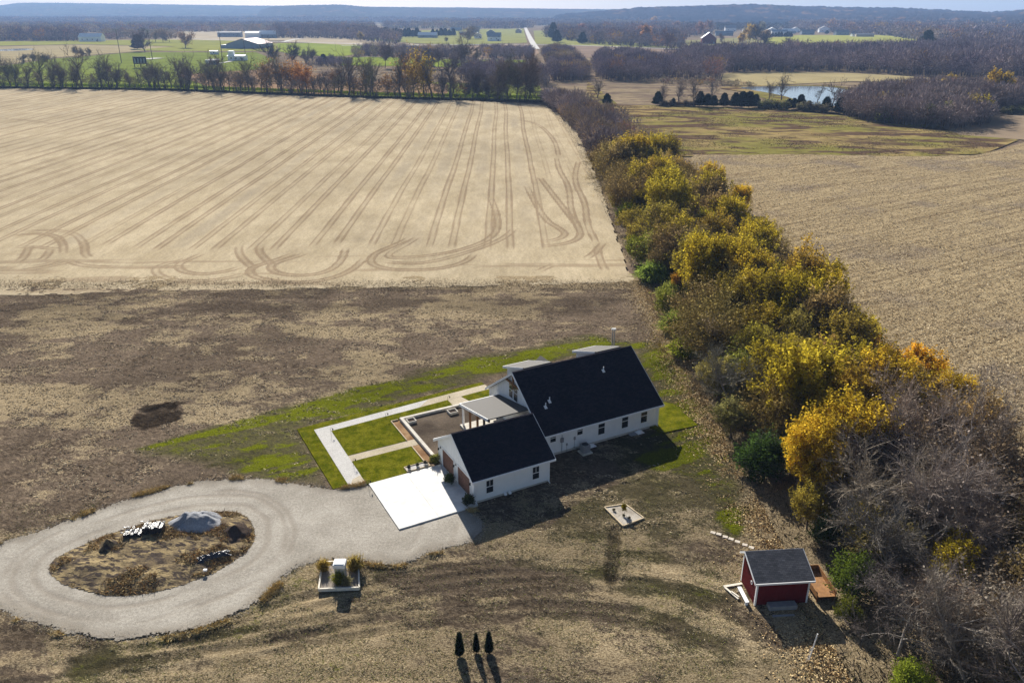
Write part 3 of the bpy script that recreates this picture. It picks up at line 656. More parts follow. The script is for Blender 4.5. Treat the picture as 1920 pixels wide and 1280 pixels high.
# ------------------------------------------------------------------ the farmhouse
def build_house():
    H = empty('farmhouse', HO, HOUSE_ANG, 'white board-and-batten farmhouse with dark shingle roof, porch and attached two-door garage', 'house')
    def gable_walls(name, a0, a1, b0, b1, h, slope, m=M['white']):
        mb = MB(); r = h + slope * (b1 - b0) / 2
        mb.prism([(b0, -.2), (b1, -.2), (b1, h), ((b0 + b1) / 2, r), (b0, h)], a0, a1, 'x')
        st = .42
        a = a0 + .2
        while a < a1 - .1:
            mb.box(a, a + .045, b0 - .022, b0, .15, h - .02); mb.box(a, a + .045, b1, b1 + .022, .15, h - .02); a += st
        q = b0 + .2
        while q < b1 - .1:
            top = h + slope * ((b1 - b0) / 2 - abs(q + .02 - (b0 + b1) / 2)) - .05
            mb.box(a0 - .022, a0, q, q + .045, .15, top); mb.box(a1, a1 + .022, q, q + .045, .15, top); q += st
        for (x, y) in ((a0, b0), (a1, b0), (a0, b1), (a1, b1)): mb.box(x - .07 if x == a0 else x - .05, x + .05 if x == a0 else x + .07, y - .07 if y == b0 else y - .05, y + .05 if y == b0 else y + .07, 0, h - .03)
        return mb.build(name, m, H)
    def gable_roof(name, a0, a1, b0, b1, h, slope, m, ov=.42, oa=.4, th=.16, drop=0):
        mid = (b0 + b1) / 2; r = h + slope * (b1 - b0) / 2 + .06; el = r - slope * (mid - b0 + ov)
        mb = MB()
        mb.prism([(b0 - ov, el), (mid, r), (mid, r + th), (b0 - ov, el + th)], a0 - oa, a1 + oa, 'x')
        mb.prism([(b1 + ov, el), (mid, r), (mid, r + th), (b1 + ov, el + th)][::-1], a0 - oa, a1 + oa, 'x')
        mb.box(a0 - oa, a1 + oa, mid - .12, mid + .12, r + th - .05, r + th + .025)
        o = mb.build(name, m, H)
        f = MB()
        for a in (a0 - oa - .045, a1 + oa + .003):
            f.prism([(b0 - ov, el - .12), (mid, r - .12), (mid, r + th + .01), (b0 - ov, el + th + .01)], a, a + .042, 'x')
            f.prism([(b1 + ov, el - .12), (mid, r - .12), (mid, r + th + .01), (b1 + ov, el + th + .01)][::-1], a, a + .042, 'x')
        for bb in (b0 - ov - .12, b1 + ov + .005): f.box(a0 - oa, a1 + oa, bb, bb + .115, el - .04, el + th - .01)
        f.build('fascia', M['trim'], o)
        return o, r, el
    gw, gh, gs = 8.6, 2.75, .62
    hb0, hb1, hh, hs = 4.2, 16.9, 2.85, .70
    ga1 = 8.35
    gable_walls('garage_wall', 0, ga1, 0, gw, gh, gs)
    gr, gr_r, gr_el = gable_roof('garage_roof', 0, ga1 + .1, 0, gw, gh, gs, M['roof'])
    gable_walls('wall', 10.2, 25.4, hb0, hb1, hh, hs)
    hr, hr_r, hr_el = gable_roof('roof', 10.2, 25.4, hb0, hb1, hh, hs, M['roof'])
    # link between garage and house
    MB().box(ga1 + .01, 10.18, 5.0, 9.2, -.2, 2.7).build('connecting_wall', M['white'], H)
    # foundation strip
    MB().box(-.03, ga1 + .03, -.03, gw + .03, -.3, .16).build('garage_foundation', M['concwall'], H)
    MB().box(10.17, 25.43, hb0 - .03, hb1 + .03, -.3, .2).build('foundation', M['concwall'], H)
    def window(a, w, z0, z1, side, parent=H, mull=False, pos=None):
        """side: b0 plane position with facing -b ('n'), or facing -a ('l')"""
        fr = MB(); gl = MB(); t = .07
        if side == 'b':
            y = pos
            fr.box(a - t, a + w + t, y - .05, y - .024, z0 - t, z1 + t)
            o = fr.build('window', M['trim'], parent)
            gl.box(a, a + w, y - .062, y - .052, z0, z1); g = gl.build('pane', M['glass'], o)
            k = MB(); zm = (z0 + z1) / 2
            k.box(a, a + w, y - .075, y - .063, zm - .035, zm + .035)
            if mull: k.box(a + w / 2 - .02, a + w / 2 + .02, y - .072, y - .063, zm + .035, z1)
            k.build('sash_bar', M['trim'], o)
        else:
            x = pos
            fr.box(x - .05, x - .024, a - t, a + w + t, z0 - t, z1 + t)
            o = fr.build('window', M['trim'], parent)
            gl.box(x - .062, x - .052, a, a + w, z0, z1); gl.build('pane', M['glass'], o)
            k = MB(); zm = (z0 + z1) / 2; k.box(x - .075, x - .063, a, a + w, zm - .035, zm + .035); k.build('sash_bar', M['trim'], o)
        return o
    for a in (11.0, 14.4): window(a, .66, 1.65, 2.58, 'b', pos=hb0)
    for a in (17.15, 20.32, 22.95): window(a, .82, .95, 2.62, 'b', pos=hb0)
    for a in (1.28, 6.45): window(a, .72, .78, 2.15, 'b', mull=True, pos=0)
    for b_ in (10.02, 11.12): window(b_, .8, 4.0, 5.95, 'a', pos=10.2)
    window(15.3, .6, 1.3, 2.3, 'a', pos=10.2)
    # garage doors
    for b_ in (.95, 4.75):
        d = MB()
        for k in range(4): d.box(-.03, .012, b_ + .02, b_ + 2.78, .02 + k * .545, .02 + k * .545 + .53)
        o = d.build('garage_door', M['brown'], H, .008)
        f = MB(); f.box(-.06, -.026, b_ - .12, b_ - .0, .0, 2.32); f.box(-.06, -.026, b_ + 2.8, b_ + 2.92, .0, 2.32); f.box(-.062, -.026, b_ - .12, b_ + 2.92, 2.22, 2.36)
        f.build('door_frame', M['trim'], o)
        h = MB(); h.box(-.06, -.03, b_ + 1.2, b_ + 1.6, .3, .34); h.build('handle', M['black'], o)
    for b_ in (.45, 4.22, 8.05):
        l = MB(); l.bar((-.02, b_, 2.05), (-.28, b_, 2.12), .04, .04); l.tube((-.28, b_, 2.12), (-.28, b_, 1.92), .05, .11, 10); l.dome((-.28, b_, 1.9), .06, .06, -.06)
        l.box(-.04, -.022, b_ - .07, b_ + .07, 1.95, 2.2)
        l.build('wall_lamp', M['black'], H)
    v = MB(); v.prism([(4.05, 4.55), (4.55, 4.55), (4.3, 5.0)], -.06, -.024, 'x'); v.build('gable_vent', M['grey'], H)
    # open timber truss in the front gable of the house
    t = MB(); mid = (hb0 + hb1) / 2; a = 9.92
    t.bar((a, mid - 1.75, hr_r - 1.30), (a, mid + 1.75, hr_r - 1.30), .16, .2); t.bar((a, mid, hr_r - 1.9), (a, mid, hr_r - .1), .16, .17)
    t.build('gable_truss', M['postwood'], H)
    for sg in (-1, 1): MB().bar((a, mid + sg * 1.75, hr_r - 1.3), (a + .26, mid + sg * 1.75, hr_r - 1.3), .12, .12).build('truss_bracket', M['postwood'], H)
    # porch
    p = MB(); z0, z1 = 2.95, 4.38; b0, b1 = 14.45, 7.15
    p.prism([(b1, z1), (b0, z0), (b0, z0 + .12), (b1, z1 + .12)], 5.15, 10.15, 'x')
    pr = p.build('porch_roof', M['lowroof'], H)
    f = MB(); f.prism([(b1 + .1, z1 - .2), (b0 + .03, z0 - .2), (b0 + .03, z0 + .13), (b1 + .1, z1 + .11)], 5.08, 5.145, 'x'); f.box(5.15, 10.15, b0 + .005, b0 + .10, z0 - .18, z0 + .125); f.build('fascia', M['trim'], pr)
    bm_ = MB(); bm_.bar((5.4, b1 + .3, z1 - .32), (5.4, b0 - .1, z0 - .32), .16, .26); bm_.build('porch_beam', M['postwood'], H)
    for b_ in (14.15, 12.3, 10.4, 8.75):
        zt = z0 + (b0 - b_) / (b0 - b1) * (z1 - z0) - .42
        q = MB(); q.box(5.3, 5.5, b_ - .1, b_ + .1, .35, zt); q.build('porch_post', M['trim'] if b_ > 14 else M['postwood'], H)
    q = MB(); q.box(9.8, 10.0, 14.05, 14.25, .35, 2.6); q.build('porch_post', M['postwood'], H)
    MB().box(5.1, 10.17, 8.62, 14.5, .1, .38).build('porch_floor', M['concwall'], H)
    r_ = MB()
    for zz in (.75, 1.15): r_.box(5.36, 5.44, 8.9, 10.3, zz, zz + .06)
    for k in range(8): r_.box(5.38, 5.42, 9.0 + k * .17, 9.04 + k * .17, .38, 1.15)
    r_.build('porch_railing', M['postwood'], H)
    s = MB()
    for k in range(3): s.box(4.75 - .35 * (k), 5.09 - .35 * k, 10.7, 12.4, .0, .36 - k * .12)
    s.build('step', M['trim'], H)
    # rear shed dormers
    for a0, a1 in ((11.9, 14.6), (21.5, 24.1)):
        d = MB(); d.prism([(11.2, 6.9), (15.7, 3.6), (15.7, 5.55), (11.2, 7.35)], a0, a1, 'x'); dd = d.build('dormer', M['white'], H)
        e = MB(); e.prism([(10.8, 7.46), (16.0, 5.62), (16.0, 5.75), (10.8, 7.6)], a0 - .4, a1 + .4, 'x'); e.build('dormer_roof', M['lowroof'], dd)
        e = MB()
        for x in (a0 - .44, a1 + .402): e.prism([(11.2, 7.2), (16.02, 5.5), (16.02, 5.77), (11.2, 7.47)], x, x + .038, 'x')
        e.box(a0 - .4, a1 + .4, 16.002, 16.06, 5.5, 5.76); e.build('fascia', M['trim'], dd)
    # rear entrance gable
    g = MB(); g.prism([(17.0, 3.9), (18.0, 4.72), (19.0, 3.9), (19.0, 4.02), (18.0, 4.86), (17.0, 4.02)], 15.0, 18.45, 'y'); g.build('rear_porch_roof', M['lowroof'], H)
    for x in (17.1, 18.9):
        q = MB(); q.box(x - .08, x + .08, 18.1, 18.26, 0, 3.95); q.build('porch_post', M['trim'], H)
    # roof vents
    for a, b_ in ((12.45, 6.9), (11.7, 6.45), (20.6, 8.6)):
        z = hr_r + .16 - hs * ((hb0 + hb1) / 2 - b_)
        vv = MB(); vv.tube((a, b_, z - .05), (a, b_, z + .55), .06, .06, 8); vv.prism([(b_ - .17, z - .17 * hs + .01), (b_ + .17, z + .17 * hs + .01), (b_ + .17, z + .17 * hs + .04), (b_ - .17, z - .17 * hs + .05)], a - .16, a + .16, 'x')
        vv.tube((a, b_, z), (a, b_, z + .16), .11, .07, 8)
        vv.build('vent_pipe', M['trim'], hr)
    # near side services
    mt = MB(); mt.box(12.25, 12.6, hb0 - .2, hb0 - .025, 1.35, 1.85); mt.tube((12.42, hb0 - .2, 1.65), (12.42, hb0 - .3, 1.65), .11, .1, 12); mt.tube((12.42, hb0 - .1, 0), (12.42, hb0 - .1, 1.35), .035); mt.tube((12.42, hb0 - .1, 1.85), (12.42, hb0 - .1, 2.2), .03)
    mt.build('electric_meter', M['grey'], H)
    mt = MB(); mt.box(13.95, 14.15, hb0 - .13, hb0 - .025, 1.2, 1.55); mt.tube((14.05, hb0 - .08, .1), (14.05, hb0 - .08, 1.2), .02); mt.build('junction_box', M['grey'], H)
    mt = MB(); mt.box(13.0, 13.15, hb0 - .12, hb0 - .025, .75, 1.0); mt.tube((13.07, hb0 - .07, .0), (13.07, hb0 - .07, .75), .02); mt.build('junction_box', M['grey'], H)
    def well(a, b_, r): 
        w = MB(); w.dome((a, b_, .0), r, r * .8, r * .75, 12, 4); w.box(a - r - .05, a + r + .05, b_ - r * .8 - .05, b_ + r * .8, 0, .06); w.build('window_well_cover', M['trim'], H)
    well(16.1, hb0 - .4, .38); well(22.55, hb0 - .42, .42)
    w = MB(); w.box(21.2, 22.1, hb0 - .75, hb0 - .05, 0, .07); w.build('window_well_cover', M['grey'], H)
    for a in (3.25, 3.75):
        w = MB(); w.tube((a, -.05, .25), (a, -.33, .2), .14, .14, 10); w.dome((a, -.3, .12), .17, .14, .2, 10, 3); w.build('wall_vent', M['trim'], H)
    # downspouts
    for a, y in ((.1, 0), (ga1 - .1, 0), (25.25, hb0)):
        dn = MB(); dn.box(a - .04, a + .04, y - .1, y - .03, .1, 2.7 if y == 0 else 2.8); dn.bar((a, y - .07, .12), (a, y - .45, .05), .08, .06); dn.build('downspout', M['trim'], H)
    return H
build_house()
def onH(a, b, z=0.0): return W(a, b, z)

# air conditioner on its pad
ac = empty('air_conditioner', onH(14.75, 3.1), HOUSE_ANG, 'grey outdoor air conditioner on a concrete pad by the long side wall', 'air conditioner')
MB().box(-.62, .62, -.62, .5, -.05, .1).build('pad', M['concwall'], ac)
t = MB(); t.box(-.42, .42, -.42, .42, .1, .95); k = .05
for i in range(15):
    z = .17 + i * .05; t.box(-.435, .435, -.435, .435, z, z + .012)
t.build('casing', M['grey'], ac)
t = MB(); t.tube((0, 0, .951), (0, 0, .99), .36, .34, 20); t.build('fan_grille', M['meshwire'], ac)
t = MB(); t.tube((-.4, .3, .3), (-.9, .9, .4), .03); t.build('pipe', M['black'], ac)

# retaining wall round the plot, with planters
rw = MB(); h = .42
rw.box(-.45, -.06, 8.75, 19.3, -.15, h); rw.box(-.06, 9.6, 18.9, 19.3, -.15, h - .005); rw.box(-.06, 1.5, 8.75, 9.05, -.15, h)
o = rw.build('retaining_wall', M['concwall'], None, .02); o.location = HO; o.rotation_euler = (0, 0, HOUSE_ANG)
tag(o, 'low concrete retaining wall around the bare soil plot behind the garage', 'wall')
def planter(a, b, w, d, lab):
    e = empty('planter', onH(a, b, .17), HOUSE_ANG, lab, 'planter')
    m = MB(); m.box(-w / 2, w / 2, -d / 2, -d / 2 + .1, 0, .3); m.box(-w / 2, w / 2, d / 2 - .1, d / 2, 0, .3); m.box(-w / 2, -w / 2 + .1, -d / 2 + .1, d / 2 - .1, 0, .3); m.box(w / 2 - .1, w / 2, -d / 2 + .1, d / 2 - .1, 0, .3)
    m.build('frame', M['concwall'], e, .01); MB().box(-w / 2 + .1, w / 2 - .1, -d / 2 + .1, d / 2 - .1, 0, .2).build('soil', M['soildark'], e)
planter(.55, 18.1, 1.0, 1.0, 'small square planter at the outer corner of the bare plot')
planter(5.7, 17.9, 1.1, 1.0, 'small square planter on the bare plot beside the porch path')
def edging(name, pts, lab, w=.09, h=.14, m=M['timber'], cat='edging', z=.0):
    mb = MB(); n = len(pts)
    for i in range(n - 1): mb.bar((*pts[i], h / 2 + z), (*pts[i + 1], h / 2 + z), w, h)
    o = mb.build(name, m); tag(o, lab, cat); return o
edging('bed_edging', [W(*p)[:2] for p in [(-.6, 19.4), (-1.45, 19.4), (-1.45, 14.4)]], 'timber edging of the mulch bed beyond the tan path', z=.07)
edging('bed_edging', [W(*p)[:2] for p in [(-1.45, 12.95), (-1.45, 9.3)]], 'timber edging of the mulch bed nearer the garage', z=.07)
edging('bed_edging', [W(*p)[:2] for p in [(-.4, 19.45), (6.55, 19.5)]], 'long timber edging behind the retaining wall of the plot', z=.07)
# shrub bed beside the driveway
e = empty('shrub_bed', onH(-2.5, 8.68), HOUSE_ANG, 'narrow timber-edged gravel bed between the lawn and the driveway', 'garden bed')
m = MB(); m.box(-1.3, 1.3, -.52, -.42, 0, .22); m.box(-1.3, 1.3, .42, .52, 0, .22); m.box(-1.3, -1.2, -.42, .42, 0, .22); m.box(1.2, 1.3, -.42, .42, 0, .22); m.build('frame', M['timber'], e, .01)
MB().box(-1.2, 1.2, -.42, .42, 0, .15).build('gravel_fill', M['path'], e)

def shepherd_lamp(p, lab):
    e = empty('path_lamp', p, 0, lab, 'path lamp', 'black path lamps along the gravel walk')
    m = MB(); m.tube((0, 0, 0), (0, 0, .75), .018, .018, 6)
    q = [(0, 0, .75), (.05, 0, .86), (.15, 0, .9), (.24, 0, .84)]
    for i in range(3): m.tube(q[i], q[i + 1], .015, .015, 6)
    m.build('pole', M['black'], e)
    m = MB(); m.tube((.24, 0, .84), (.24, 0, .74), .02, .08, 8); m.tube((.24, 0, .74), (.24, 0, .60), .07, .05, 8); m.build('lantern', M['black'], e)
for (px, py, z, lab) in [(621, 815, .1, 'black path lamp at the inner corner where the gravel walk turns'), (724, 786, .1, 'black path lamp midway along the far arm of the gravel walk'), (840, 754, .1, 'black path lamp where the tan path leaves the gravel walk'), (663, 873, .1, 'black path lamp at the start of the narrow tan path'), (691, 914, .05, 'black path lamp at the outer corner of the driveway')]:
    shepherd_lamp(at(px, py, z), lab)

# ------------------------------------------------------------------ pole light beyond the house
pb = at(1149, 655)
e = empty('yard_post', (pb.x, pb.y, 0), 0, 'grey metal yard post with white cap beyond the house', 'post')
m = MB(); m.box(-.2, -.06, -.07, .07, -.2, 2.95); m.box(.06, .2, -.07, .07, -.2, 2.95); m.build('upright', M['grey'], e)
m = MB(); m.box(-.3, .3, -.14, .14, 2.95, 3.2); m.build('cap', M['trim'], e, .02)

# ------------------------------------------------------------------ red shed
SH_ANG = math.radians(4.74); sp = at(1414, 1135)
S = empty('garden_shed', (sp.x, sp.y, 0), SH_ANG, 'small dark red shed with white trim and grey shingle roof', 'shed')
zf, zb, zr, dr, wd, dp = 2.42, 2.80, 3.38, 2.45, 4.35, 3.1
m = MB(); m.prism([(0, .05), (dp, .05), (dp, zb - .1), (dr, zr - .12), (0, zf - .08)], 0, wd, 'x')
for i in range(22): m.box(.1 + i * .195, .112 + i * .195, -.012, 0, .08, zf - .1)
for i in range(15): m.box(-.012, 0, .1 + i * .2, .112 + i * .2, .08, zf - .1)
m.build('wall', M['red'], S)
m = MB(); sl_ = (zr - zf) / dr
m.prism([(-.28, zf - .28 * sl_), (dr, zr), (dr, zr + .1), (-.28, zf - .28 * sl_ + .1)], -.25, wd + .25, 'x')
m.prism([(dr, zr), (dp + .25, zb - .1), (dp + .25, zb), (dr, zr + .1)], -.25, wd + .25, 'x'); rf = m.build('roof', M['shedroof'], S)
m = MB(); m.box(-.25, wd + .25, -.335, -.285, zf - .28 * sl_ - .06, zf - .28 * sl_ + .1)
for a in (-.295, wd + .255):
    m.prism([(-.28, zf - .28 * sl_ - .08), (dr, zr - .08), (dr, zr + .09), (-.28, zf - .28 * sl_ + .09)], a, a + .04, 'x'); m.prism([(dr, zr - .08), (dp + .25, zb - .18), (dp + .25, zb - .01), (dr, zr + .09)], a, a + .04, 'x')
m.build('fascia', M['trim'], rf)
m = MB()
for (x, y) in ((-.02, -.02), (wd - .12, -.02), (-.02, dp - .12)):
    m = MB(); m.box(x, x + .14, y - .02, y + .14, .02, (zf if y < 1 else zb) - .12); m.build('corner_trim', M['trim'], S)

m = MB(); m.tube((-.06, .95, 1.55), (-.02, .95, 1.55), .16, .16, 16); v = m.build('round_vent', M['trim'], S); m = MB(); m.tube((-.066, .95, 1.55), (-.061, .95, 1.55), .09, .09, 14); m.build('vent_core', M['red'], v)
m = MB(); m.box(.95, 3.25, -.75, -.1, .0, .42); m.build('low_box', M['grey'], S, .02)
o = MB(); o.bar((0, 0, .06), (1.75, .12, .06), .2, .1); o = o.build('board', M['grey']); o.location = S.matrix_basis @ Vector((1.0, -1.35, 0)); tag(o, 'grey board lying in the shadow before the red shed', 'board')
# white board frame and bench on the left side of the shed
def board(p, q, w, h, z, lab, m_=M['palewood'], name='board', cat='board'):
    a = S.matrix_basis @ Vector((*p, z)); b_ = S.matrix_basis @ Vector((*q, z)); o = MB().bar((0, 0, 0), b_ - a, w, h).build(name, m_); o.location = a
    return tag(o, lab, cat)
bpy.context.view_layer.update()
board((-1.75, 2.3), (-.1, 2.55), .22, .08, .12, 'pale board lying between the frame and the left wall of the red shed')
board((-1.7, 2.25), (-1.05, .75), .16, .08, .12, 'pale leaning board, outermost beside the red shed')
board((-1.35, 1.6), (-.95, .9), .12, .07, .2, 'short pale board on top of the outermost board by the red shed')
e = empty('bench', S.matrix_basis @ Vector((-.62, .9, 0)), SH_ANG, 'narrow white bench against the left wall of the red shed', 'bench')
MB().box(-.16, .16, -.95, .95, .38, .44).build('seat', M['trim'], e, .01)
for y in (-.8, .8): MB().box(-.12, .12, y - .05, y + .05, -.02, .38).build('leg', M['trim'], e)
# open plywood bin right of the shed
e = empty('plywood_bin', S.matrix_basis @ Vector((5.15, -.05, 0)), SH_ANG, 'open orange plywood bin on legs standing right of the red shed', 'bin')
MB().box(0, 1.5, 0, 3.3, .48, .54).build('floor', M['ply'], e)
MB().box(1.5, 1.56, 0, 3.3, .44, 1.05).build('side_panel', M['ply'], e)
MB().box(-.06, 0, 0, 3.3, .44, .95).build('side_panel', M['ply'], e)
MB().box(-.0, 1.5, 3.3, 3.36, .44, 1.05).build('end_panel', M['ply'], e)
for x, y in ((.05, .1), (1.42, .1), (.05, 3.2), (1.42, 3.2)): MB().box(x - .045, x + .045, y - .045, y + .045, -.05, .48).build('leg', M['postwood'], e)
# stepping stones
for i, (px, py) in enumerate([(1337, 998), (1348, 1001), (1360, 1006), (1371, 1010), (1383, 1015), (1397, 1021), (1409, 1026)]):
    p = at(px, py, .05); o = MB().box(-.23, .23, -.19, .19, -.05, .07).build('stepping_stone', M['stone'], None, .02); o.location = (p.x, p.y, .02); o.rotation_euler = (0, 0, math.radians(-28 + 4 * (i % 3)))
    tag(o, ('pale stepping stone farthest from the red shed', 'pale stepping stone, second from the far end of the row', 'pale stepping stone, third from the far end of the row', 'pale stepping stone in the middle of the row', 'pale stepping stone just before the gap in the row', 'pale stepping stone just after the gap in the row', 'pale stepping stone half under the eave of the red shed')[i], 'stepping stone', 'stepping stones leading to the red shed')
# white leaning pipe
pp = at(1516, 1238)
e = empty('leaning_pole', (pp.x, pp.y, 0), 0, 'white pole leaning from a wooden stake below the red shed', 'pole')
m = MB(); m.tube((.0, 0, -.05), (.42, .25, 2.3), .045, .045, 8); m.build('pipe', M['trim'], e); m = MB(); m.tube((-.2, -.1, -.1), (.02, .0, 1.3), .035, .03, 6); m.build('stake', M['palewood'], e)

# raised frame bed with a sapling
FR = [at(1133, 952), at(1172, 946), at(1207, 972), at(1168, 987)]
c = sum(FR, Vector()) / 4
e = empty('raised_bed', c, 0, 'square timber frame bed filled with pale gravel on the open yard', 'garden bed')
m = MB()
for i in range(4): a, b_ = FR[i] - c, FR[(i + 1) % 4] - c; m.bar((a.x, a.y, .07), (b_.x, b_.y, .07), .12, .16)
m.build('frame', M['timber'], e)
m = MB(); m.add([tuple(p - c + Vector((0, 0, .08))) for p in FR] + [tuple(p - c) for p in FR], [(0, 1, 2, 3), (4, 5, 6, 7), (0, 1, 5, 4), (1, 2, 6, 5), (2, 3, 7, 6), (3, 0, 4, 7)]); m.build('gravel_fill', mat_gravel('pale_bed_gravel', (.30, .26, .21), (.50, .46, .40), 1), e)
BEDC = c
# pillar inside a timber frame beside the drive
FW = [at(598, 1108), at(674, 1105), at(672, 1055), at(605, 1057)]; c = sum(FW, Vector()) / 4
e = empty('raised_bed', c, 0, 'timber frame bed around the white capped pillar beside the gravel drive', 'garden bed')
m = MB()
for i in range(4): a, b_ = FW[i] - c, FW[(i + 1) % 4] - c; m.bar((a.x, a.y, .15), (b_.x, b_.y, .15), .13, .3)
m.build('frame', M['palewood'], e)
m = MB(); m.add([tuple(p - c + Vector((0, 0, .12))) for p in FW] + [tuple(p - c) for p in FW], [(0, 1, 2, 3), (4, 5, 6, 7), (0, 1, 5, 4), (1, 2, 6, 5), (2, 3, 7, 6), (3, 0, 4, 7)]); m.build('gravel_fill', mat_gravel('mixed_bed_gravel', (.20, .17, .14), (.34, .30, .26), 1), e)
WELL = c
pw = at(640, 1086)
e = empty('pillar', (pw.x, pw.y, .1), 0, 'stone pillar with a flat white cap standing in the framed bed', 'pillar')
m = MB(); m.box(-.42, .42, -.35, .35, 0, 1.35); m.build('shaft', M['concwall'], e, .02)
m = MB(); m.box(-.5, .5, -.45, .45, 1.35, 1.72); m.box(-.42, .42, -.38, .38, 1.72, 1.78); m.build('cap', M['trim'], e, .03)

# ------------------------------------------------------------------ things on the island in the drive
def heap(name, x, y, rx, ry, h, m_, lab, cat, seed, rough=.25, spike=0, res=46, group=None):
    xs = np.linspace(-1.15, 1.15, res); X, Y = np.meshgrid(xs, xs); r = np.hypot(X, Y)
    n = fbm(X * rx + x, Y * ry + y, .9, seed, 5) - .5
    prof = np.clip(1 - r * (1 + .5 * (fbm(np.cos(np.arctan2(Y, X)) * 2 + seed, np.sin(np.arctan2(Y, X)) * 2, 1.2, seed + 2, 2) - .5)), 0, 1)
    Z = h * prof ** .92 * (1 + rough * 2 * n) - .12 + .25 * rough * n * (prof > 0)
    V = np.stack([X * rx, Y * ry, np.where(prof > 0, Z, -.2)], -1).reshape(-1, 3)
    i = (np.arange(res - 1)[:, None] * res + np.arange(res - 1)[None]).ravel(); F = np.stack([i, i + 1, i + res + 1, i + res], 1)
    F = F[(prof.ravel()[F] > 0).any(1)]
    o = link(name, mk(name, V, [F], m_, smooth=True)); o.location = (x, y, .05 + (.2 if m_ is not M['gravelpile'] else .12))
    return tag(o, lab, cat, group)
p = at(372, 985); heap('gravel_pile', p.x, p.y, 2.7, 1.75, 1.6, M['gravelpile'], 'pile of white gravel on the island in the drive', 'gravel pile', 5, .38)
p = at(438, 1003); heap('dirt_mound', p.x, p.y, 1.4, 1.5, .8, M['soildark'], 'weedy dirt mound just right of the white gravel pile', 'dirt mound', 6, .5)
p = at(205, 1030); heap('dirt_mound', p.x, p.y, 1.0, 1.25, 1.0, M['mound'], 'straw covered mound with a dark shaded face, left on the drive island', 'dirt mound', 7, .3)
def tarp_stack(p, w, d, h, rot, lab, seed, name='wrapped_stack'):
    R = random.Random(seed); e = empty(name, (p.x, p.y, .25), rot, lab, 'wrapped stack')
    m = MB()
    for k in range(5):
        x = -w / 2 + (k + .5) * w / 5; hh = h * R.uniform(.7, 1)
        m.box(x - w * .12, x + w * .12, -d / 2 * R.uniform(.7, 1), d / 2 * R.uniform(.7, 1), 0, hh)
    m.build('bundle', M['tarp'], e, .04)
    for k in range(9):
        m = MB(); x = R.uniform(-w / 2, w / 2); y = R.uniform(-d / 2, d / 2); a = R.uniform(0, 3); L = R.uniform(.15, .4)
        m.bar((x, y, h + .02 + .03 * k / 9), (x + L * math.cos(a), y + L * math.sin(a), h + .06), .12, .05); m.build('loose_piece', M['palewood'] if R.random() < .5 else M['tarp'], e)
tarp_stack(at(252, 1008), 1.5, 1.1, .55, .15, 'low stack of white and dark scraps wrapped in black plastic', 11)
tarp_stack(at(291, 1001), 1.7, 1.2, .95, .1, 'tall black plastic wrapped stack topped with white scraps', 12)
def tarp(p, L, wd_, rot, lab, seed):
    xs = np.linspace(-1, 1, 40); ysx = np.linspace(-1, 1, 22); X, Y = np.meshgrid(xs, ysx)
    Z = .32 * (1 - Y ** 2) * (1 - X ** 4) * (.5 + fbm(X * L, Y * wd_, .35, seed, 3)) + .02
    V = np.stack([X * L / 2 * (1 + .1 * np.sin(5 * Y)), Y * wd_ / 2 * (1 + .2 * np.sin(3 * X + seed)), Z], -1).reshape(-1, 3)
    i = (np.arange(21)[:, None] * 40 + np.arange(39)[None]).ravel(); o = link('plastic_sheet', mk('plastic_sheet', V, [np.stack([i, i + 1, i + 41, i + 40], 1)], M['tarp']))
    o.location = (p.x, p.y, .28); o.rotation_euler = (0, 0, rot); tag(o, lab, 'plastic sheet')
tarp(at(400, 1048), 2.8, .9, .45, 'crumpled black plastic sheet on the right part of the drive island', 4)
o = MB().box(-.16, .16, -.12, .12, 0, .16).build('block', M['trim'], None, .02); p = at(386, 1075); o.location = (p.x, p.y, .3); tag(o, 'small white block below the crumpled black plastic sheet', 'block')

# ------------------------------------------------------------------ far buildings
def far_building(name, px, py, w, d, h, rh, rot, wall, roof, lab, cat, axis='x', wins=3, door=True, z0=-.3, group=None):
    p = at(px, py); e = empty(name, (p.x, p.y, z0), math.radians(rot), lab, cat, group)
    m = MB()
    if axis == 'x': m.prism([(0, 0), (d, 0), (d, h), (d / 2, h + rh), (0, h)], -w / 2, w / 2, 'x')
    else: m.prism([(-w / 2, 0), (w / 2, 0), (w / 2, h), (0, h + rh), (-w / 2, h)], 0, d, 'y')
    m.build('wall', wall, e)
    m = MB(); t = .35
    if axis == 'x':
        m.prism([(-.5, h - .5 * rh / (d / 2)), (d / 2, h + rh), (d / 2, h + rh + t), (-.5, h + t - .5 * rh / (d / 2))], -w / 2 - .5, w / 2 + .5, 'x')
        m.prism([(d / 2, h + rh), (d + .5, h - .5 * rh / (d / 2)), (d + .5, h + t - .5 * rh / (d / 2)), (d / 2, h + rh + t)], -w / 2 - .5, w / 2 + .5, 'x')
    else:
        m.prism([(-w / 2 - .5, h - rh / w), (0, h + rh), (0, h + rh + t), (-w / 2 - .5, h + t - rh / w)], -.5, d + .5, 'y')
        m.prism([(0, h + rh), (w / 2 + .5, h - rh / w), (w / 2 + .5, h + t - rh / w), (0, h + rh + t)], -.5, d + .5, 'y')
    m.build('roof', roof, e)
    for k in range(wins):
        x = -w / 2 + w * (k + .7) / (wins + .4); q = MB(); q.box(x - .6, x + .6, -.08, -.01, h * .4, h * .4 + 1.3); q.build('window', M['glass'], e)
    if door: q = MB(); q.box(w * .28, w * .28 + min(3, w * .12), -.1, -.01, 0, min(2.6, h * .8)); q.build('door', M['broof'], e)
    return e
WH, GR_, BG = M['bwhite'], M['broof'], M['bgrey']
far_building('barn', 169, 78, 36, 18, 7, 5.5, 4, WH, WH, 'long white metal barn by the trees on the far left', 'barn', wins=4)
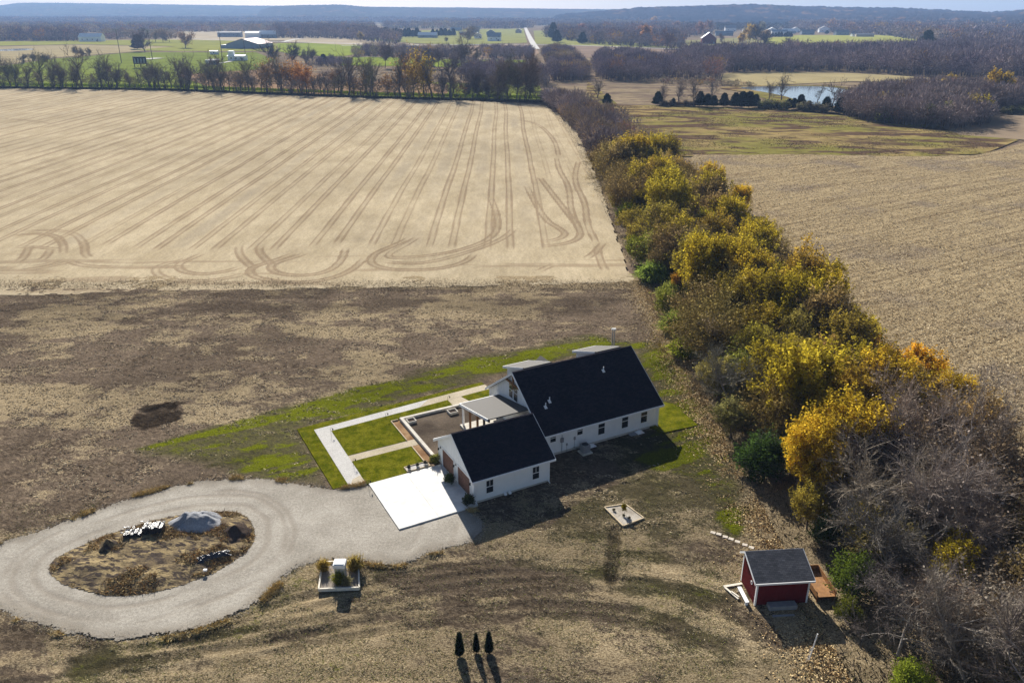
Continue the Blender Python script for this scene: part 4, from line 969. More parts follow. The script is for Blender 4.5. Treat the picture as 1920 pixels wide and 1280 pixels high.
mb_ = far_building('machine_hall', 455, 91, 44, 55, 5.5, 6.5, -4, BG, M['bredroof'], 'large blue-grey hall with a rust red roof beyond the sports field', 'hall', 'y', 0, False)
MB().box(-31, -22.2, 2, 40, 0, 4.5).build('side_annex', BG, mb_)
far_building('school_annex', 430, 69.5, 46, 12, 8, 2, 0, BG, GR_, 'long low grey building behind the rust roofed hall', 'building', wins=5)
far_building('storage_shed', 473, 72, 26, 14, 9, 3, 0, WH, WH, 'white storage shed left of the blue farmhouse', 'shed', wins=0)
far_building('far_house', 502, 71.5, 30, 14, 7, 6, 8, BG, WH, 'pale blue farmhouse right of the white storage shed', 'house')
pb_ = far_building('press_box', 443, 113.5, 17, 9, 4.2, .8, -3, WH, WH, 'white block clubhouse with a raised press box by the ball field', 'clubhouse', wins=3)
MB().box(-8.3, -3, 1, 6, 4.4, 9).build('tower', WH, pb_)
far_building('dugout', 401, 102, 9, 5, 3.4, .5, 0, WH, WH, 'small white dugout on the grass beyond the parked truck', 'dugout', wins=1, door=False)
far_building('dugout', 402, 121, 9, 6, 3.6, 1, 20, BG, GR_, 'grey dugout next to the white truck', 'dugout', wins=1, door=False)
# parked box truck
p = at(392, 120); e = empty('box_truck', (p.x, p.y, -.1), .2, 'white box truck parked beside the grey dugout', 'truck')
MB().box(-3, 2.4, -1.2, 1.2, .9, 3.6).build('cargo_box', WH, e, .05)
MB().prism([(2.5, .7), (4.6, .7), (4.6, 1.7), (3.9, 2.7), (2.5, 2.7)], -1.1, 1.1, 'y').build('cab', WH, e)
MB().prism([(3.98, 2.55), (4.5, 1.8), (4.58, 1.8), (4.06, 2.6)], -1.0, 1.0, 'y').build('windscreen', M['glass'], e)
for x in (-2, 3.4):
    for y in (-1.1, 1.1): MB().tube((x, y - .15, .45), (x, y + .15, .45), .45, .45, 12).build('wheel', M['black'], e)
# scoreboard
p = at(264, 127); e = empty('scoreboard', (p.x, p.y, -.1), .12, 'dark scoreboard on posts at the edge of the ball field', 'scoreboard')
MB().box(-5.5, 5.5, 0, .5, 3, 9).build('panel', M['black'], e)
for k in range(4): MB().box(-4.6 + k * 2.5, -3.2 + k * 2.5, -.06, 0, 3.6, 7.6).build('display', M['bgrey'], e)
for x in (-5, 0, 5): MB().box(x - .2, x + .2, .1, .4, 0, 3).build('post', M['black'], e)
for i, (px, py, hh, lab) in enumerate([(228, 118, 30, 'leftmost tall light pole of the ball field'), (286, 112, 28, 'second light pole from the left, beside the scoreboard'), (418, 118, 30, 'light pole between the white truck and the clubhouse'), (461, 112, 20, 'shorter light pole at the right end of the clubhouse')]):
    p = at(px, py); e = empty('light_pole', (p.x, p.y, -.2), 0, lab, 'light pole', 'light poles of the ball field')
    MB().tube((0, 0, 0), (0, 0, hh), .35, .2, 8).build('pole', M['bark'], e)
    m = MB(); m.box(-2, 2, -.2, .2, hh - .5, hh); m.box(-1.5, 1.5, -.2, .2, hh - 2, hh - 1.6); m.build('lamp_rack', M['grey'], e)
# houses along the far road and the village
HS = [(888, 62, 26, 11, 5, 4, 'x', BG, GR_, 'pale house farthest left in the cluster left of the far road'), (801, 71, 36, 12, 5, 4.5, 'x', BG, WH, 'long blue-grey house before the dark evergreen row'), (896, 72, 14, 12, 6, 4, 'y', WH, WH, 'white gabled shed in the middle of the far house cluster'),
      (926, 77, 22, 12, 7, 6, 'x', WH, BG, 'large white house nearest the far road'), (920, 66, 18, 10, 6, 5, 'y', BG, GR_, 'dark gabled house behind the large white house'), (868, 66, 14, 8, 4, 3, 'x', M['bred'], GR_, 'small dark red shed in the far house cluster'),
      (855, 58, 30, 10, 5, 3, 'x', BG, BG, 'long grey roofed house at the back of the cluster'), (893, 55, 24, 10, 5, 3, 'x', BG, GR_, 'low grey house behind the cluster of far houses'), (845, 37.5, 60, 18, 12, 5, 'x', WH, WH, 'bright white barn alone on the far plain'),
      (913, 46, 50, 16, 7, 4, 'x', WH, WH, 'white shed on the plain beyond the house cluster'), (1329, 82, 22, 16, 8, 8, 'y', M['bred'], WH, 'dark red barn with a pale roof by the far fields'),
      (1358, 67, 36, 12, 5, 4, 'x', BG, BG, 'wide blue-grey house right of the dark red barn'), (1370, 59, 28, 12, 8, 6, 'x', WH, GR_, 'white two gabled house left in the far village'), (1402, 59, 22, 10, 5, 3, 'x', WH, BG, 'small white house in the left half of the far village'), (1448, 62, 22, 12, 7, 5, 'y', WH, WH, 'white gabled house before the dark hedge in the village'),
      (1462, 64, 34, 12, 5, 4, 'x', WH, BG, 'wide white house above the left dark hedge of the village'), (1480, 63, 30, 12, 6, 4, 'x', BG, WH, 'pale house above the right dark hedge of the village'), (1493, 61, 20, 11, 7, 5, 'y', WH, GR_, 'white house at the village lane, right of the hedges'), (1515, 65, 28, 12, 6, 4, 'x', BG, GR_, 'teal grey house left of the bare hedge on the village green'),
      (1546, 61, 26, 12, 8, 6, 'y', WH, GR_, 'tall white house in front of the orange trees'), (1580, 66, 30, 12, 6, 4, 'x', BG, GR_, 'grey house with dark roof at the right of the village green'), (1622, 69, 34, 10, 4, 2, 'x', M['bbrown'], GR_, 'long low tan house rightmost of the village'), (1605, 68.5, 16, 9, 4, 2, 'x', WH, GR_, 'small white house left of the long tan house'),
      (110, 30, 60, 30, 10, 5, 'x', WH, WH, 'white shed on the plain under the left blue hills'), (45, 34.5, 80, 30, 10, 4, 'x', WH, WH, 'long white roof among far trees on the left horizon'), (398, 38, 80, 25, 8, 4, 'x', WH, WH, 'long white shed roof beyond the woods above the hall'), (20, 67, 16, 10, 5, 3, 'x', WH, WH, 'small white shed at the left edge among the trees'), (140, 32, 30, 20, 10, 5, 'y', WH, WH, 'tiny white farm building right of the plain shed'),
      (972, 62, 14, 10, 6, 4, 'y', M['bbrown'], WH, 'tan house beside the far road'), (1430, 95, 20, 10, 4, 3, 'x', M['bbrown'], WH, 'tan shed below the golden trees')]
for (px, py, w, d, h, rh, ax, wl, rf_, lab) in HS:
    far_building('barn' if 'barn' in lab else ('farm_shed' if 'shed' in lab else 'far_house'), px, py, w, d, h, rh, random.uniform(-8, 8), wl, rf_, lab, 'barn' if 'barn' in lab else ('shed' if 'shed' in lab else 'house'), ax, 2 if h > 4 else 0, h > 4)

# ------------------------------------------------------------------ vegetation builders
def rdir(R, n):
    v = R.normal(size=(n, 3)); return v / (np.linalg.norm(v, axis=1)[:, None] + 1e-9)
def seg_geo(P0, P1, R0, R1, n=3):
    P0, P1 = np.asarray(P0, float), np.asarray(P1, float); R0, R1 = np.asarray(R0, float), np.asarray(R1, float)
    d = P1 - P0; d /= np.linalg.norm(d, axis=1)[:, None] + 1e-9
    h = np.where(np.abs(d[:, 2:3]) < .9, np.array([[0, 0, 1.]]), np.array([[1., 0, 0]]))
    u = np.cross(d, h); u /= np.linalg.norm(u, axis=1)[:, None] + 1e-9; w = np.cross(d, u)
    t = np.arange(n) * 2 * math.pi / n
    ring = lambda P, r: P[:, None] + r[:, None, None] * (u[:, None] * np.cos(t)[None, :, None] + w[:, None] * np.sin(t)[None, :, None])
    V = np.concatenate([ring(P0, R0), ring(P1, R1)], 1).reshape(-1, 3)
    b = np.arange(len(P0))[:, None] * 2 * n; i = np.arange(n); j = (i + 1) % n
    F = np.stack([b + i, b + j, b + n + j, b + n + i], -1).reshape(-1, 4)
    return V, F
def strip_geo(P0, P1, w, R):
    """thin tapering triangles (twigs)"""
    d = P1 - P0; s = np.cross(d, rdir(R, len(d))); s /= np.linalg.norm(s, axis=1)[:, None] + 1e-9
    w = np.broadcast_to(w, (len(P0),))[:, None]
    V = np.stack([P0 - s * w / 2, P0 + s * w / 2, P1], 1).reshape(-1, 3); F = np.arange(len(P0) * 3).reshape(-1, 3)
    return V, F
def leaf_geo(C, size, R, flat=.35, asp=.6):
    n = len(C); nrm = rdir(R, n); nrm[:, 2] = np.abs(nrm[:, 2]) + flat; nrm /= np.linalg.norm(nrm, axis=1)[:, None]
    u = np.cross(nrm, rdir(R, n)); u /= np.linalg.norm(u, axis=1)[:, None] + 1e-9; w = np.cross(nrm, u)
    s = np.broadcast_to(size, (n,))[:, None] * R.uniform(.4, 1.6, (n, 1)) / 2
    V = np.stack([C - u * s, C - w * s * asp, C + u * s, C + w * s * asp], 1).reshape(-1, 3)
    return V, np.arange(n * 4).reshape(-1, 4)
class Geo:
    def __init__(s): s.V = []; s.F = []; s.M = []; s.T = []; s.n = 0
    def add(s, VF, mi, tint):
        V, F = VF; s.V.append(V); s.F.append(F + s.n); s.M.append(np.full(len(F), mi)); s.n += len(V)
        s.T.append(np.repeat(tint, len(V) // len(tint)) if len(tint) < len(V) else tint); return s
    def mesh(s, name, mats):
        # keep face arrays grouped in order
        return mk(name, np.concatenate(s.V), s.F, mats, np.concatenate(s.M), {'tint': np.concatenate(s.T)})
def limbs_to(R, targets, base_h, th, r0, lean):
    """trunk and limbs running to the clump centres"""
    P0, P1, A, B = [], [], [], []
    top = np.array([lean[0], lean[1], th]); base = np.zeros(3); prev = base
    for k in range(1, 4):
        q = base + (top - base) * k / 3 + R.normal(size=3) * .08 * th * (k < 3) * .5
        P0.append(prev); P1.append(q); A.append(r0 * (1 - .2 * (k - 1))); B.append(r0 * (1 - .2 * k)); prev = q
    for t in targets:
        f = R.uniform(.45, 1.0); s = base + (top - base) * f; mid = s + (t - s) * .5 + R.normal(size=3) * .12 * np.linalg.norm(t - s); mid[2] += .1 * np.linalg.norm(t - s)
        P0 += [s, mid]; P1 += [mid, t]; A += [r0 * .4, r0 * .22]; B += [r0 * .22, r0 * .05]
    return np.array(P0), np.array(P1), np.array(A), np.array(B)
LIB = {}
def leafy(key, seed, H, rx, n=9000, leaf=.24, clumps=40, cr=.30, twign=600, twigw=.03, low=.12, twigl=1.1, trunkr=.16):
    R = np.random.default_rng(seed); rz = H * (1 - low) / 2; cz = H * low + rz
    D = rdir(R, clumps); rr = R.uniform(.15, 1.0, clumps) ** .5
    C = D * rr[:, None] * np.array([rx * .8, rx * .8, rz * .82]) * R.uniform(.75, 1.15, (clumps, 1)); C[:, 2] += cz
    ct = R.uniform(.1, .9, clumps); cs = R.uniform(.6, 1.25, clumps)
    k = R.integers(0, clumps, n); d = rdir(R, n) * (R.uniform(.25, 1, n) ** .5)[:, None]
    P = C[k] + d * (rx * cr * cs[k])[:, None] * np.array([1, 1, .8])
    ns = n // 2; m_ = 420; kq = R.integers(0, clumps, m_); S0 = C[kq] + rdir(R, m_) * rx * cr * .8
    dq = rdir(R, m_) * .55 + (S0 - np.array([0, 0, cz * .6])) / rx * .35 + np.array([0, 0, .75]); dq /= np.linalg.norm(dq, axis=1)[:, None]; S1 = S0 + dq * R.uniform(.6, 1.5, (m_, 1)) * min(1, rx / 3)
    q_ = R.integers(0, m_, ns); f_ = R.uniform(0, 1, (ns, 1)); P[:ns] = S0[q_] * (1 - f_) + S1[q_] * f_ + R.normal(size=(ns, 3)) * .13 * min(1, rx / 3); k[:ns] = kq[q_]
    P[:, 2] = np.maximum(P[:, 2], .1)
    tint = np.clip(ct[k] + R.normal(0, .22, n), 0, 1)
    g = Geo(); g.add(leaf_geo(P, leaf, R), 0, tint)
    kk = R.integers(0, clumps, twign); T0 = C[kk] + rdir(R, twign) * rx * cr * .4; dirs = (T0 - np.array([0, 0, cz * .7])); dirs /= np.linalg.norm(dirs, axis=1)[:, None] + 1e-9
    T1 = T0 + (dirs + rdir(R, twign) * .7) * twigl * R.uniform(.5, 1.3, (twign, 1)); T1[:, 2] = np.maximum(T1[:, 2], .05)
    g.add(strip_geo(T0, T1, twigw, R), 1, R.uniform(0, 1, twign))
    crown = g.mesh(key + '_crown', [M['leaf'], M['twig']])
    p0, p1, a, b_ = limbs_to(R, C[R.choice(clumps, min(18, clumps), False)], 0, H * .5, trunkr, R.normal(size=2) * H * .06)
    V, F = seg_geo(p0, p1, a, b_, 6); tr = mk(key + '_trunk', V, [F], M['bark'], smooth=True)
    LIB[key] = (crown, tr, H)
def bare(key, seed, H, spread, twign=3000, twigw=.03, twigl=.9, trunkr=.2, bark='bark', lean=.12, leaves=0, leaf=.25, fork=.3, flat=0, tm='twigc', droop=.0, kids=(6, 4, 4)):
    """leafless tree: trunk, three orders of branches, twig ends"""
    R = np.random.default_rng(seed); P0, P1, A, B = [], [], [], []; fine = []
    top = np.array([R.normal() * H * lean, R.normal() * H * lean, H * .55]); prev = np.zeros(3); pts = [prev]
    for k in range(1, 5):
        q = top * (k / 4) + R.normal(size=3) * H * .018; P0.append(prev); P1.append(q); A.append(trunkr * (1.15 - .2 * (k - 1))); B.append(trunkr * (1.15 - .2 * k)); prev = q; pts.append(q)
    pts = np.array(pts); nt = len(P0); lim = []
    def grow(p, d, L, r, lvl):
        n = 3; q = p; segs = []
        for i in range(n):
            d = d + R.normal(size=3) * .22; d[2] += .06 - droop * lvl; d /= np.linalg.norm(d); e = q + d * L / n
            e[2] = max(e[2], .3)
            (lim if lvl == 0 else fine).append((q, e, r * (1 - .28 * i), r * (1 - .28 * (i + 1)))); segs.append((q.copy(), e.copy(), d.copy())); q = e
        if lvl < len(kids) - 1:
            for _ in range(kids[lvl + 1]):
                i = R.integers(0, n); f = R.uniform(.2, 1); s = segs[i][0] + (segs[i][1] - segs[i][0]) * f
                dd = segs[i][2] + rdir(R, 1)[0] * .85; dd[2] += .12; dd /= np.linalg.norm(dd); grow(s, dd, L * R.uniform(.45, .7), r * .5, lvl + 1)
    for _ in range(kids[0]):
        f = R.uniform(fork, 1); i = min(3, int(f * 4)); s = pts[i] + (pts[i + 1] - pts[i]) * (f * 4 - i)
        az = R.uniform(0, 2 * math.pi); el = R.uniform(.35, 1.2) - flat; d = np.array([math.cos(az) * math.cos(el), math.sin(az) * math.cos(el), math.sin(el)])
        grow(s, d, H * R.uniform(.32, .5) * spread, trunkr * .5, 0)
    f0 = np.array([x[0] for x in fine]); f1 = np.array([x[1] for x in fine]); fa = np.array([x[2] for x in fine]); fb_ = np.array([x[3] for x in fine])
    g = Geo(); g.add(seg_geo(f0, f1, np.maximum(fa, twigw * .6), np.maximum(fb_, twigw * .45), 3), 0, R.uniform(.3, 1, len(f0)))
    k = R.integers(0, len(f0), twign); t = R.uniform(0, 1, (twign, 1)); T0 = f0[k] * (1 - t) + f1[k] * t
    dd = (f1 - f0)[k]; dd /= np.linalg.norm(dd, axis=1)[:, None] + 1e-9
    T1 = T0 + (dd * .9 + rdir(R, twign) * .8) * twigl * R.uniform(.4, 1.3, (twign, 1)); T1[:, 2] = np.maximum(T1[:, 2], .1)
    g.add(strip_geo(T0, T1, twigw, R), 0, R.uniform(0, 1, twign))
    mats = [M[tm]]
    if leaves:
        kk = R.integers(0, twign, leaves); g.add(leaf_geo(T1[kk] + R.normal(size=(leaves, 3)) * .15, leaf, R), 1, R.uniform(0, 1, leaves)); mats.append(M['leaf'])
    crown = g.mesh(key + '_crown', mats)
    P0 += [x[0] for x in lim]; P1 += [x[1] for x in lim]; A += [x[2] for x in lim]; B += [x[3] for x in lim]
    V, F = seg_geo(np.array(P0), np.array(P1), np.array(A), np.array(B), 6); tr = mk(key + '_trunk', V, [F], M[bark], smooth=True)
    LIB[key] = (crown, tr, H)
def conifer(key, seed, H, rx, n=6000, leaf=.22, cone=1.0, trunkr=.1, shag=.25):
    R = np.random.default_rng(seed); z = R.uniform(0, 1, n) ** 1.15
    prof = (1 - z) ** (.8 * cone) * np.minimum(1, .55 + z * 5); az = R.uniform(0, 2 * math.pi, n)
    lob = 1 + shag * np.sin(az * 5 + z * 31 + seed) * np.sin(z * 47 + az * 3); r = rx * prof * lob * R.uniform(.55, 1.05, n) ** .5
    P = np.stack([r * np.cos(az), r * np.sin(az), .08 * H + z * H * .92], 1)
    g = Geo(); out = np.stack([np.cos(az), np.sin(az), np.full(n, .55)], 1)
    T1 = P + out * leaf * R.uniform(.6, 1.6, (n, 1)) + R.normal(size=(n, 3)) * leaf * .35
    V, F = strip_geo(P, T1, leaf * .75, R); g.add((V, F), 0, np.clip(.5 + .4 * (lob - 1) / max(shag, .01) + R.normal(0, .2, n), 0, 1))
    m = max(400, n // 6); zz = R.uniform(0, .9, m); aa = R.uniform(0, 6.28, m); rr = rx * (1 - zz) ** (.8 * cone) * np.minimum(1, .55 + zz * 5) * R.uniform(.2, .75, m)
    g.add(leaf_geo(np.stack([rr * np.cos(aa), rr * np.sin(aa), .08 * H + zz * H * .9], 1), leaf * 2.2, R), 0, np.full(m, .1))
    crown = g.mesh(key + '_crown', [M['needle']])
    V, F = seg_geo(np.array([[0, 0, 0.]]), np.array([[0, 0, H * .5]]), np.array([trunkr]), np.array([trunkr * .5]), 6); LIB[key] = (crown, mk(key + '_trunk', V, [F], M['bark']), H)
def spray(key, seed, H, rx, n=2200, w=.05, leaves=0):
    """bush of arching stems"""
    R = np.random.default_rng(seed); az = R.uniform(0, 2 * math.pi, n); e = R.uniform(0, 1, n) ** .7; q = R.uniform(.5, 1.05, n)
    b0 = np.stack([rx * .5 * R.normal(size=n) * .5, rx * .5 * R.normal(size=n) * .5, np.zeros(n)], 1)
    mid = b0 + np.stack([np.cos(az) * rx * .45 * e, np.sin(az) * rx * .45 * e, H * .75 * q * (1.05 - .5 * e)], 1)
    tip = mid + np.stack([np.cos(az) * rx * .45 * e, np.sin(az) * rx * .45 * e, H * (.25 - .35 * e) * q], 1) + R.normal(size=(n, 3)) * .12
    tip[:, 2] = np.maximum(tip[:, 2], .05); g = Geo(); t = np.clip(R.normal(.5, .25, n), 0, 1)
    g.add(strip_geo(mid, tip, w * 1.4, R), 0, t); V, F = seg_geo(b0, mid, np.full(n, w * .3), np.full(n, w * .5), 3); g.add((V, F), 0, t * .6)
    if leaves:
        k = R.integers(0, n, leaves); f = R.uniform(0, 1, (leaves, 1)); g.add(leaf_geo(mid[k] * (1 - f) + tip[k] * f + R.normal(size=(leaves, 3)) * .12, w * 3.2, R), 0, np.clip(t[k] + R.normal(0, .2, leaves), 0, 1))
    crown = g.mesh(key + '_crown', [M['leaf']]); V, F = seg_geo(np.array([[0, 0, 0.], [.1, 0, 0]]), np.array([[.1, .1, H * .4], [-.2, .1, H * .4]]), np.array([.04, .04]), np.array([.02, .02]), 5)
    LIB[key] = (crown, mk(key + '_stem', V, [F], M['bark']), H)
for i in range(4): leafy('leafyA%d' % i, 100 + i, 8.2, 3.9, 24000, .22, 110, .21, 400, .025)
for i in range(3): leafy('thinA%d' % i, 120 + i, 7.8, 3.6, 17000, .21, 130, .2, 1500, .025, twigl=1.2)
for i in range(2): leafy('bushA%d' % i, 140 + i, 3.6, 2.5, 9000, .17, 26, .34, 300, .03, low=.02, trunkr=.07)
for i in range(2): leafy('slim%d' % i, 150 + i, 7.5, 1.7, 6500, .19, 30, .38, 500, .03, trunkr=.1)
for i in range(3): bare('bareA%d' % i, 200 + i, 9.0, 1.0, 6500, .02, .75, .13, 'barkpale', .12, 500, .16, kids=(9, 6, 5))
for i in range(2): bare('scrub%d' % i, 220 + i, 5.2, 1.15, 2200, .026, .9, .1, 'bark', .1, 2600, .16, .05, .1, kids=(9, 5, 4))
for i in range(2): conifer('cedar%d' % i, 240 + i, 5.5, 2.1, 9000, .3, .85, .12)
for i in range(2): spray('spray%d' % i, 250 + i, 3.4, 2.6, 2600, .07, 5200)
conifer('cypress', 260, 1.95, .27, 2600, .08, .8, .04, .12)
for i in range(3): spray('grass%d' % i, 270 + i, 1.5, .8, 420, .03)
leafy('ball', 280, .95, .6, 2600, .09, 26, .34, 60, .012, low=.02, trunkr=.03, twigl=.2)
# coarser trees for the middle distance
for i in range(4): leafy('leafyB%d' % i, 300 + i, 8.5, 3.8, 3600, .42, 34, .28, 700, .08)
for i in range(4): bare('twigB%d' % i, 320 + i, 10, 1.05, 2600, .085, 1.5, .2, 'bark', .08, 0, kids=(9, 6, 4), fork=.08)
for i in range(3): bare('rustB%d' % i, 340 + i, 9, 1.05, 1500, .085, 1.3, .2, 'bark', .08, 1500, .42, kids=(8, 5, 3), fork=.15)
for i in range(8): bare('row%d' % i, 360 + i, 15, 1.0, 1000, .075, 1.6, .40, 'bark', .17, 0, kids=(9, 5, 3), fork=.14, flat=-.3)
for i in range(2): bare('rowleaf%d' % i, 380 + i, 14, .95, 700, .09, 1.5, .32, 'bark', .08, 1700, .5, kids=(8, 5, 3), fork=.4)
for i in range(2): conifer('cedarB%d' % i, 390 + i, 8, 3.4, 3400, .5, .72, .2, .35)
for i in range(2): leafy('lowB%d' % i, 395 + i, 2.2, 2.2, 1100, .35, 16, .36, 400, .07, low=.02)

CN = {}
def plant(key, x, y, s, color, lab, cat, name, group=None, z=0.0, sz=None, parts=True, rot=None):
    cr, tr, H = LIB[key]
    e = empty(name, (x, y, z), random.uniform(0, 6.283) if rot is None else rot, lab, cat, group)
    e.scale = (s * random.uniform(.9, 1.12), s * random.uniform(.9, 1.12), (sz or s) * (random.uniform(.82, 1.22) if cat == 'tree' else 1))
    c = link('crown', cr, e); c.color = (*color, 1)
    link('trunk' if name.endswith('tree') else 'stem', tr, e)
    return e
def jit(c, a=.12): 
    f = 1 + random.uniform(-a, a); return tuple(max(0, x * f * (1 + random.uniform(-a, a) * .5)) for x in c)
GOLD, YEL, OLIVE, BROWN, LIME, ORANGE, GREY, PURP, DKGREEN, GRN = (.50, .35, .03), (.50, .39, .03), (.33, .265, .045), (.34, .23, .07), (.32, .36, .04), (.50, .28, .04), (.32, .27, .215), (.22, .18, .18), (.035, .062, .022), (.09, .13, .025)

# ---- hedgerow: the trees that stand out in the photograph, then the rest of the row
HG = 'trees and shrubs of the long hedgerow'
BANDS = [(0, 46, 'at the photo corner'), (46, 53, 'right of the red shed'), (53, 60, 'beyond the plywood bin'), (60, 68, 'right of the stepping stones'), (68, 77, 'right of the open yard'), (77, 88, 'near the small side lawn'), (88, 99, 'level with the house roof'),
         (99, 110, 'level with the yard post'), (110, 124, 'beside the weedy yard'), (124, 140, 'by the stubble field corner'), (140, 165, 'beside the curved wheel tracks'), (165, 200, 'mid stubble field'), (200, 250, 'near the corn ground end'), (250, 320, 'beside the rough meadow'), (320, 450, 'at the hedgerow far end')]
SEEN = {}
def hlabel(kind, x, y):
    band = next(t for a, b_, t in BANDS if a <= y < b_)
    side = 'yard side' if x < 28.5 else ('corn side' if x > 42 else ('left middle' if x < 35 else 'right middle'))
    l = f'{kind}, {side} of hedgerow, {band}'; SEEN[l] = SEEN.get(l, 0) + 1
    return l
def hplant(key, x, y, s, col, kind, name='tree', cat='tree'):
    plant(key, x, y, s, jit(col, .08), hlabel(kind, x, y), cat, name, HG)
placed = []
def hx(px, py, z): p = at(px, py, z); return p.x, p.y
MAIN = [ # px,py of crown middle, height there, key, scale, colour, description
    (1590, 820, 5.0, 'leafyA0', 1.25, GOLD, 'golden yellow tree'), (1660, 745, 5.0, 'leafyA1', 1.22, GOLD, 'golden yellow tree'), (1530, 870, 4.0, 'leafyA2', 1.0, GOLD, 'golden yellow tree'), (1720, 690, 4.5, 'leafyA3', .95, (.62, .38, .03), 'amber tree'),
    (1780, 1075, 3.5, 'slim0', .95, YEL, 'slender yellow tree'), (1790, 1020, 4.0, 'slim1', .75, YEL, 'slender yellow tree'), (1450, 530, 5.2, 'leafyA0', 1.15, (.38, .33, .03), 'large yellow-green tree'), (1540, 545, 5.2, 'leafyA1', 1.05, (.38, .31, .03), 'olive tree'), (1420, 580, 4.6, 'leafyA2', .85, (.50, .40, .02), 'yellow-green tree'),
    (1330, 345, 4.5, 'leafyA3', 1.15, (.54, .37, .03), 'golden tree'), (1265, 325, 4.5, 'leafyA0', .95, (.56, .38, .03), 'golden tree'), (1390, 365, 4.5, 'leafyA1', 1.0, (.54, .38, .025), 'golden olive tree'), (1300, 400, 4.5, 'thinA0', 1.15, OLIVE, 'olive tree'), (1640, 690, 4.5, 'thinA1', 1.1, (.46, .24, .05), 'rust brown tree'),
    (1560, 690, 4.5, 'thinA2', 1.1, (.32, .20, .07), 'brown tree'), (1180, 300, 4.5, 'thinA0', 1.25, (.32, .22, .07), 'round brown tree'), (1230, 285, 5, 'thinA1', 1.1, (.40, .29, .05), 'olive brown tree'), (1122, 238, 5, 'leafyB0', .72, (.50, .27, .02), 'bright orange tree'), (1270, 530, 3, 'slim0', .75, (.5, .28, .02), 'orange shrub'),
    (1440, 700, 2.8, 'slim1', .7, (.48, .30, .02), 'small amber tree'), (1425, 865, 1.6, 'bushA1', 1.15, (.07, .12, .025), 'dark green bush'), (1465, 830, 3, 'bushA0', 1.1, (.10, .13, .06), 'grey-green bush'), (1605, 1085, 1.6, 'bushA1', .95, (.10, .14, .02), 'dark green bush'), (1548, 995, 1.2, 'bushA1', .7, (.09, .14, .03), 'low green bush'),
    (1640, 930, 5.0, 'bareA0', 1.1, GREY, 'bare pale branched tree'), (1780, 930, 5.0, 'bareA1', 1.25, GREY, 'bare pale branched tree'), (1850, 1000, 4.5, 'bareA2', 1.1, GREY, 'bare pale branched tree'), (1700, 1040, 4.0, 'bareA1', .95, (.19, .16, .145), 'bare grey tree'), (1880, 870, 5.0, 'bareA0', 1.0, GREY, 'bare pale branched tree'), (1830, 1190, 4.0, 'bareA2', 1.05, GREY, 'bare pale branched tree'),
    (1700, 1160, 3.5, 'bareA0', .85, (.17, .14, .13), 'bare grey tree'), (1380, 720, 3.5, 'bareA2', .95, (.21, .20, .15), 'bare twiggy tree'), (1440, 750, 3.5, 'bareA1', .9, (.2, .18, .14), 'bare twiggy tree'), (1330, 660, 3.0, 'scrub0', 1.2, (.25, .20, .12), 'tangled twiggy shrub'), (1900, 1080, 3.5, 'scrub1', 1.2, GREY, 'tangled grey shrub'),
    (1840, 820, 4.5, 'thinA2', 1.0, (.36, .24, .09), 'thin brown tree'), (1880, 1260, 2, 'scrub0', 1.3, GREY, 'tangled grey shrub'), (1010 + 700, 1275, 1.2, 'bushA1', .7, LIME, 'low lime green bush'), (1770, 780, 4.5, 'thinA0', 1.05, (.50, .30, .06), 'amber brown tree'),
    (1345, 700, 3.2, 'thinA1', .8, (.42, .36, .10), 'pale olive twiggy tree'), (1375, 775, 3.0, 'thinA2', .72, (.24, .22, .08), 'dull green twiggy tree'), (1480, 790, 4.0, 'thinA0', .9, (.34, .25, .08), 'thin tan tree'), (1500, 720, 4.5, 'thinA1', .95, (.30, .20, .09), 'thin brown tree'),
    (1420, 650, 4.2, 'thinA2', .95, (.40, .34, .05), 'thin yellow-green tree'), (1385, 610, 3.5, 'bushA0', 1.2, (.40, .34, .06), 'pale olive bush'), (1500, 640, 4.5, 'thinA0', 1.0, (.30, .24, .06), 'olive brown tree'), (1600, 640, 4.5, 'leafyA2', .95, (.44, .34, .03), 'yellow brown tree'), (1700, 790, 4.8, 'leafyA0', .9, (.58, .42, .02), 'golden yellow tree'), (1790, 730, 4.8, 'leafyA1', .85, (.52, .36, .03), 'golden olive tree'),
    (1520, 950, 2.5, 'thinA2', .6, (.40, .32, .05), 'small yellow-brown shrub'), (1620, 985, 2.5, 'thinA0', .65, (.46, .35, .05), 'small yellow leaved shrub'),
    (1193, 462, 2.6, 'bushA0', 1.25, (.19, .22, .02), 'lime green bush'), (1178, 398, 2.2, 'bushA1', 1.1, (.20, .24, .02), 'lime green bush'), (1160, 375, 2.4, 'bushA0', 1.0, (.26, .24, .03), 'yellow-green bush'), (1225, 505, 2.0, 'spray0', 1.1, (.28, .34, .06), 'bright lime green bush'), (1262, 540, 2.2, 'spray1', 1.0, (.26, .28, .05), 'lime green bush'),
    (1250, 565, 2.0, 'bushA1', 1.0, (.19, .20, .03), 'green bush'), (1268, 600, 1.8, 'spray0', 1.0, (.26, .32, .05), 'bright lime green bush'), (1276, 645, 1.8, 'spray1', 1.05, (.30, .34, .03), 'bright yellow-green bush'), (1310, 590, 2.4, 'bushA0', 1.1, (.27, .24, .08), 'pale olive bush'), (1215, 430, 3, 'thinA1', .8, OLIVE, 'olive tree'),
    (1590, 1140, 1.2, 'bushA1', .55, (.14, .15, .02), 'low green bush')]
for (px, py, z, key, s, col, kind) in MAIN:
    x, y = hx(px, py, z); x = max(x, 24.6); placed.append((x, y, 4.2 if key.startswith('slim') else 2.6 * s)); bush = 'bush' in kind or 'shrub' in kind
    hplant(key, x, y, s, col, kind, 'bush' if bush else 'tree', 'bush' if bush else 'tree')
R_ = random.Random(21); tries = 0; nh = 0
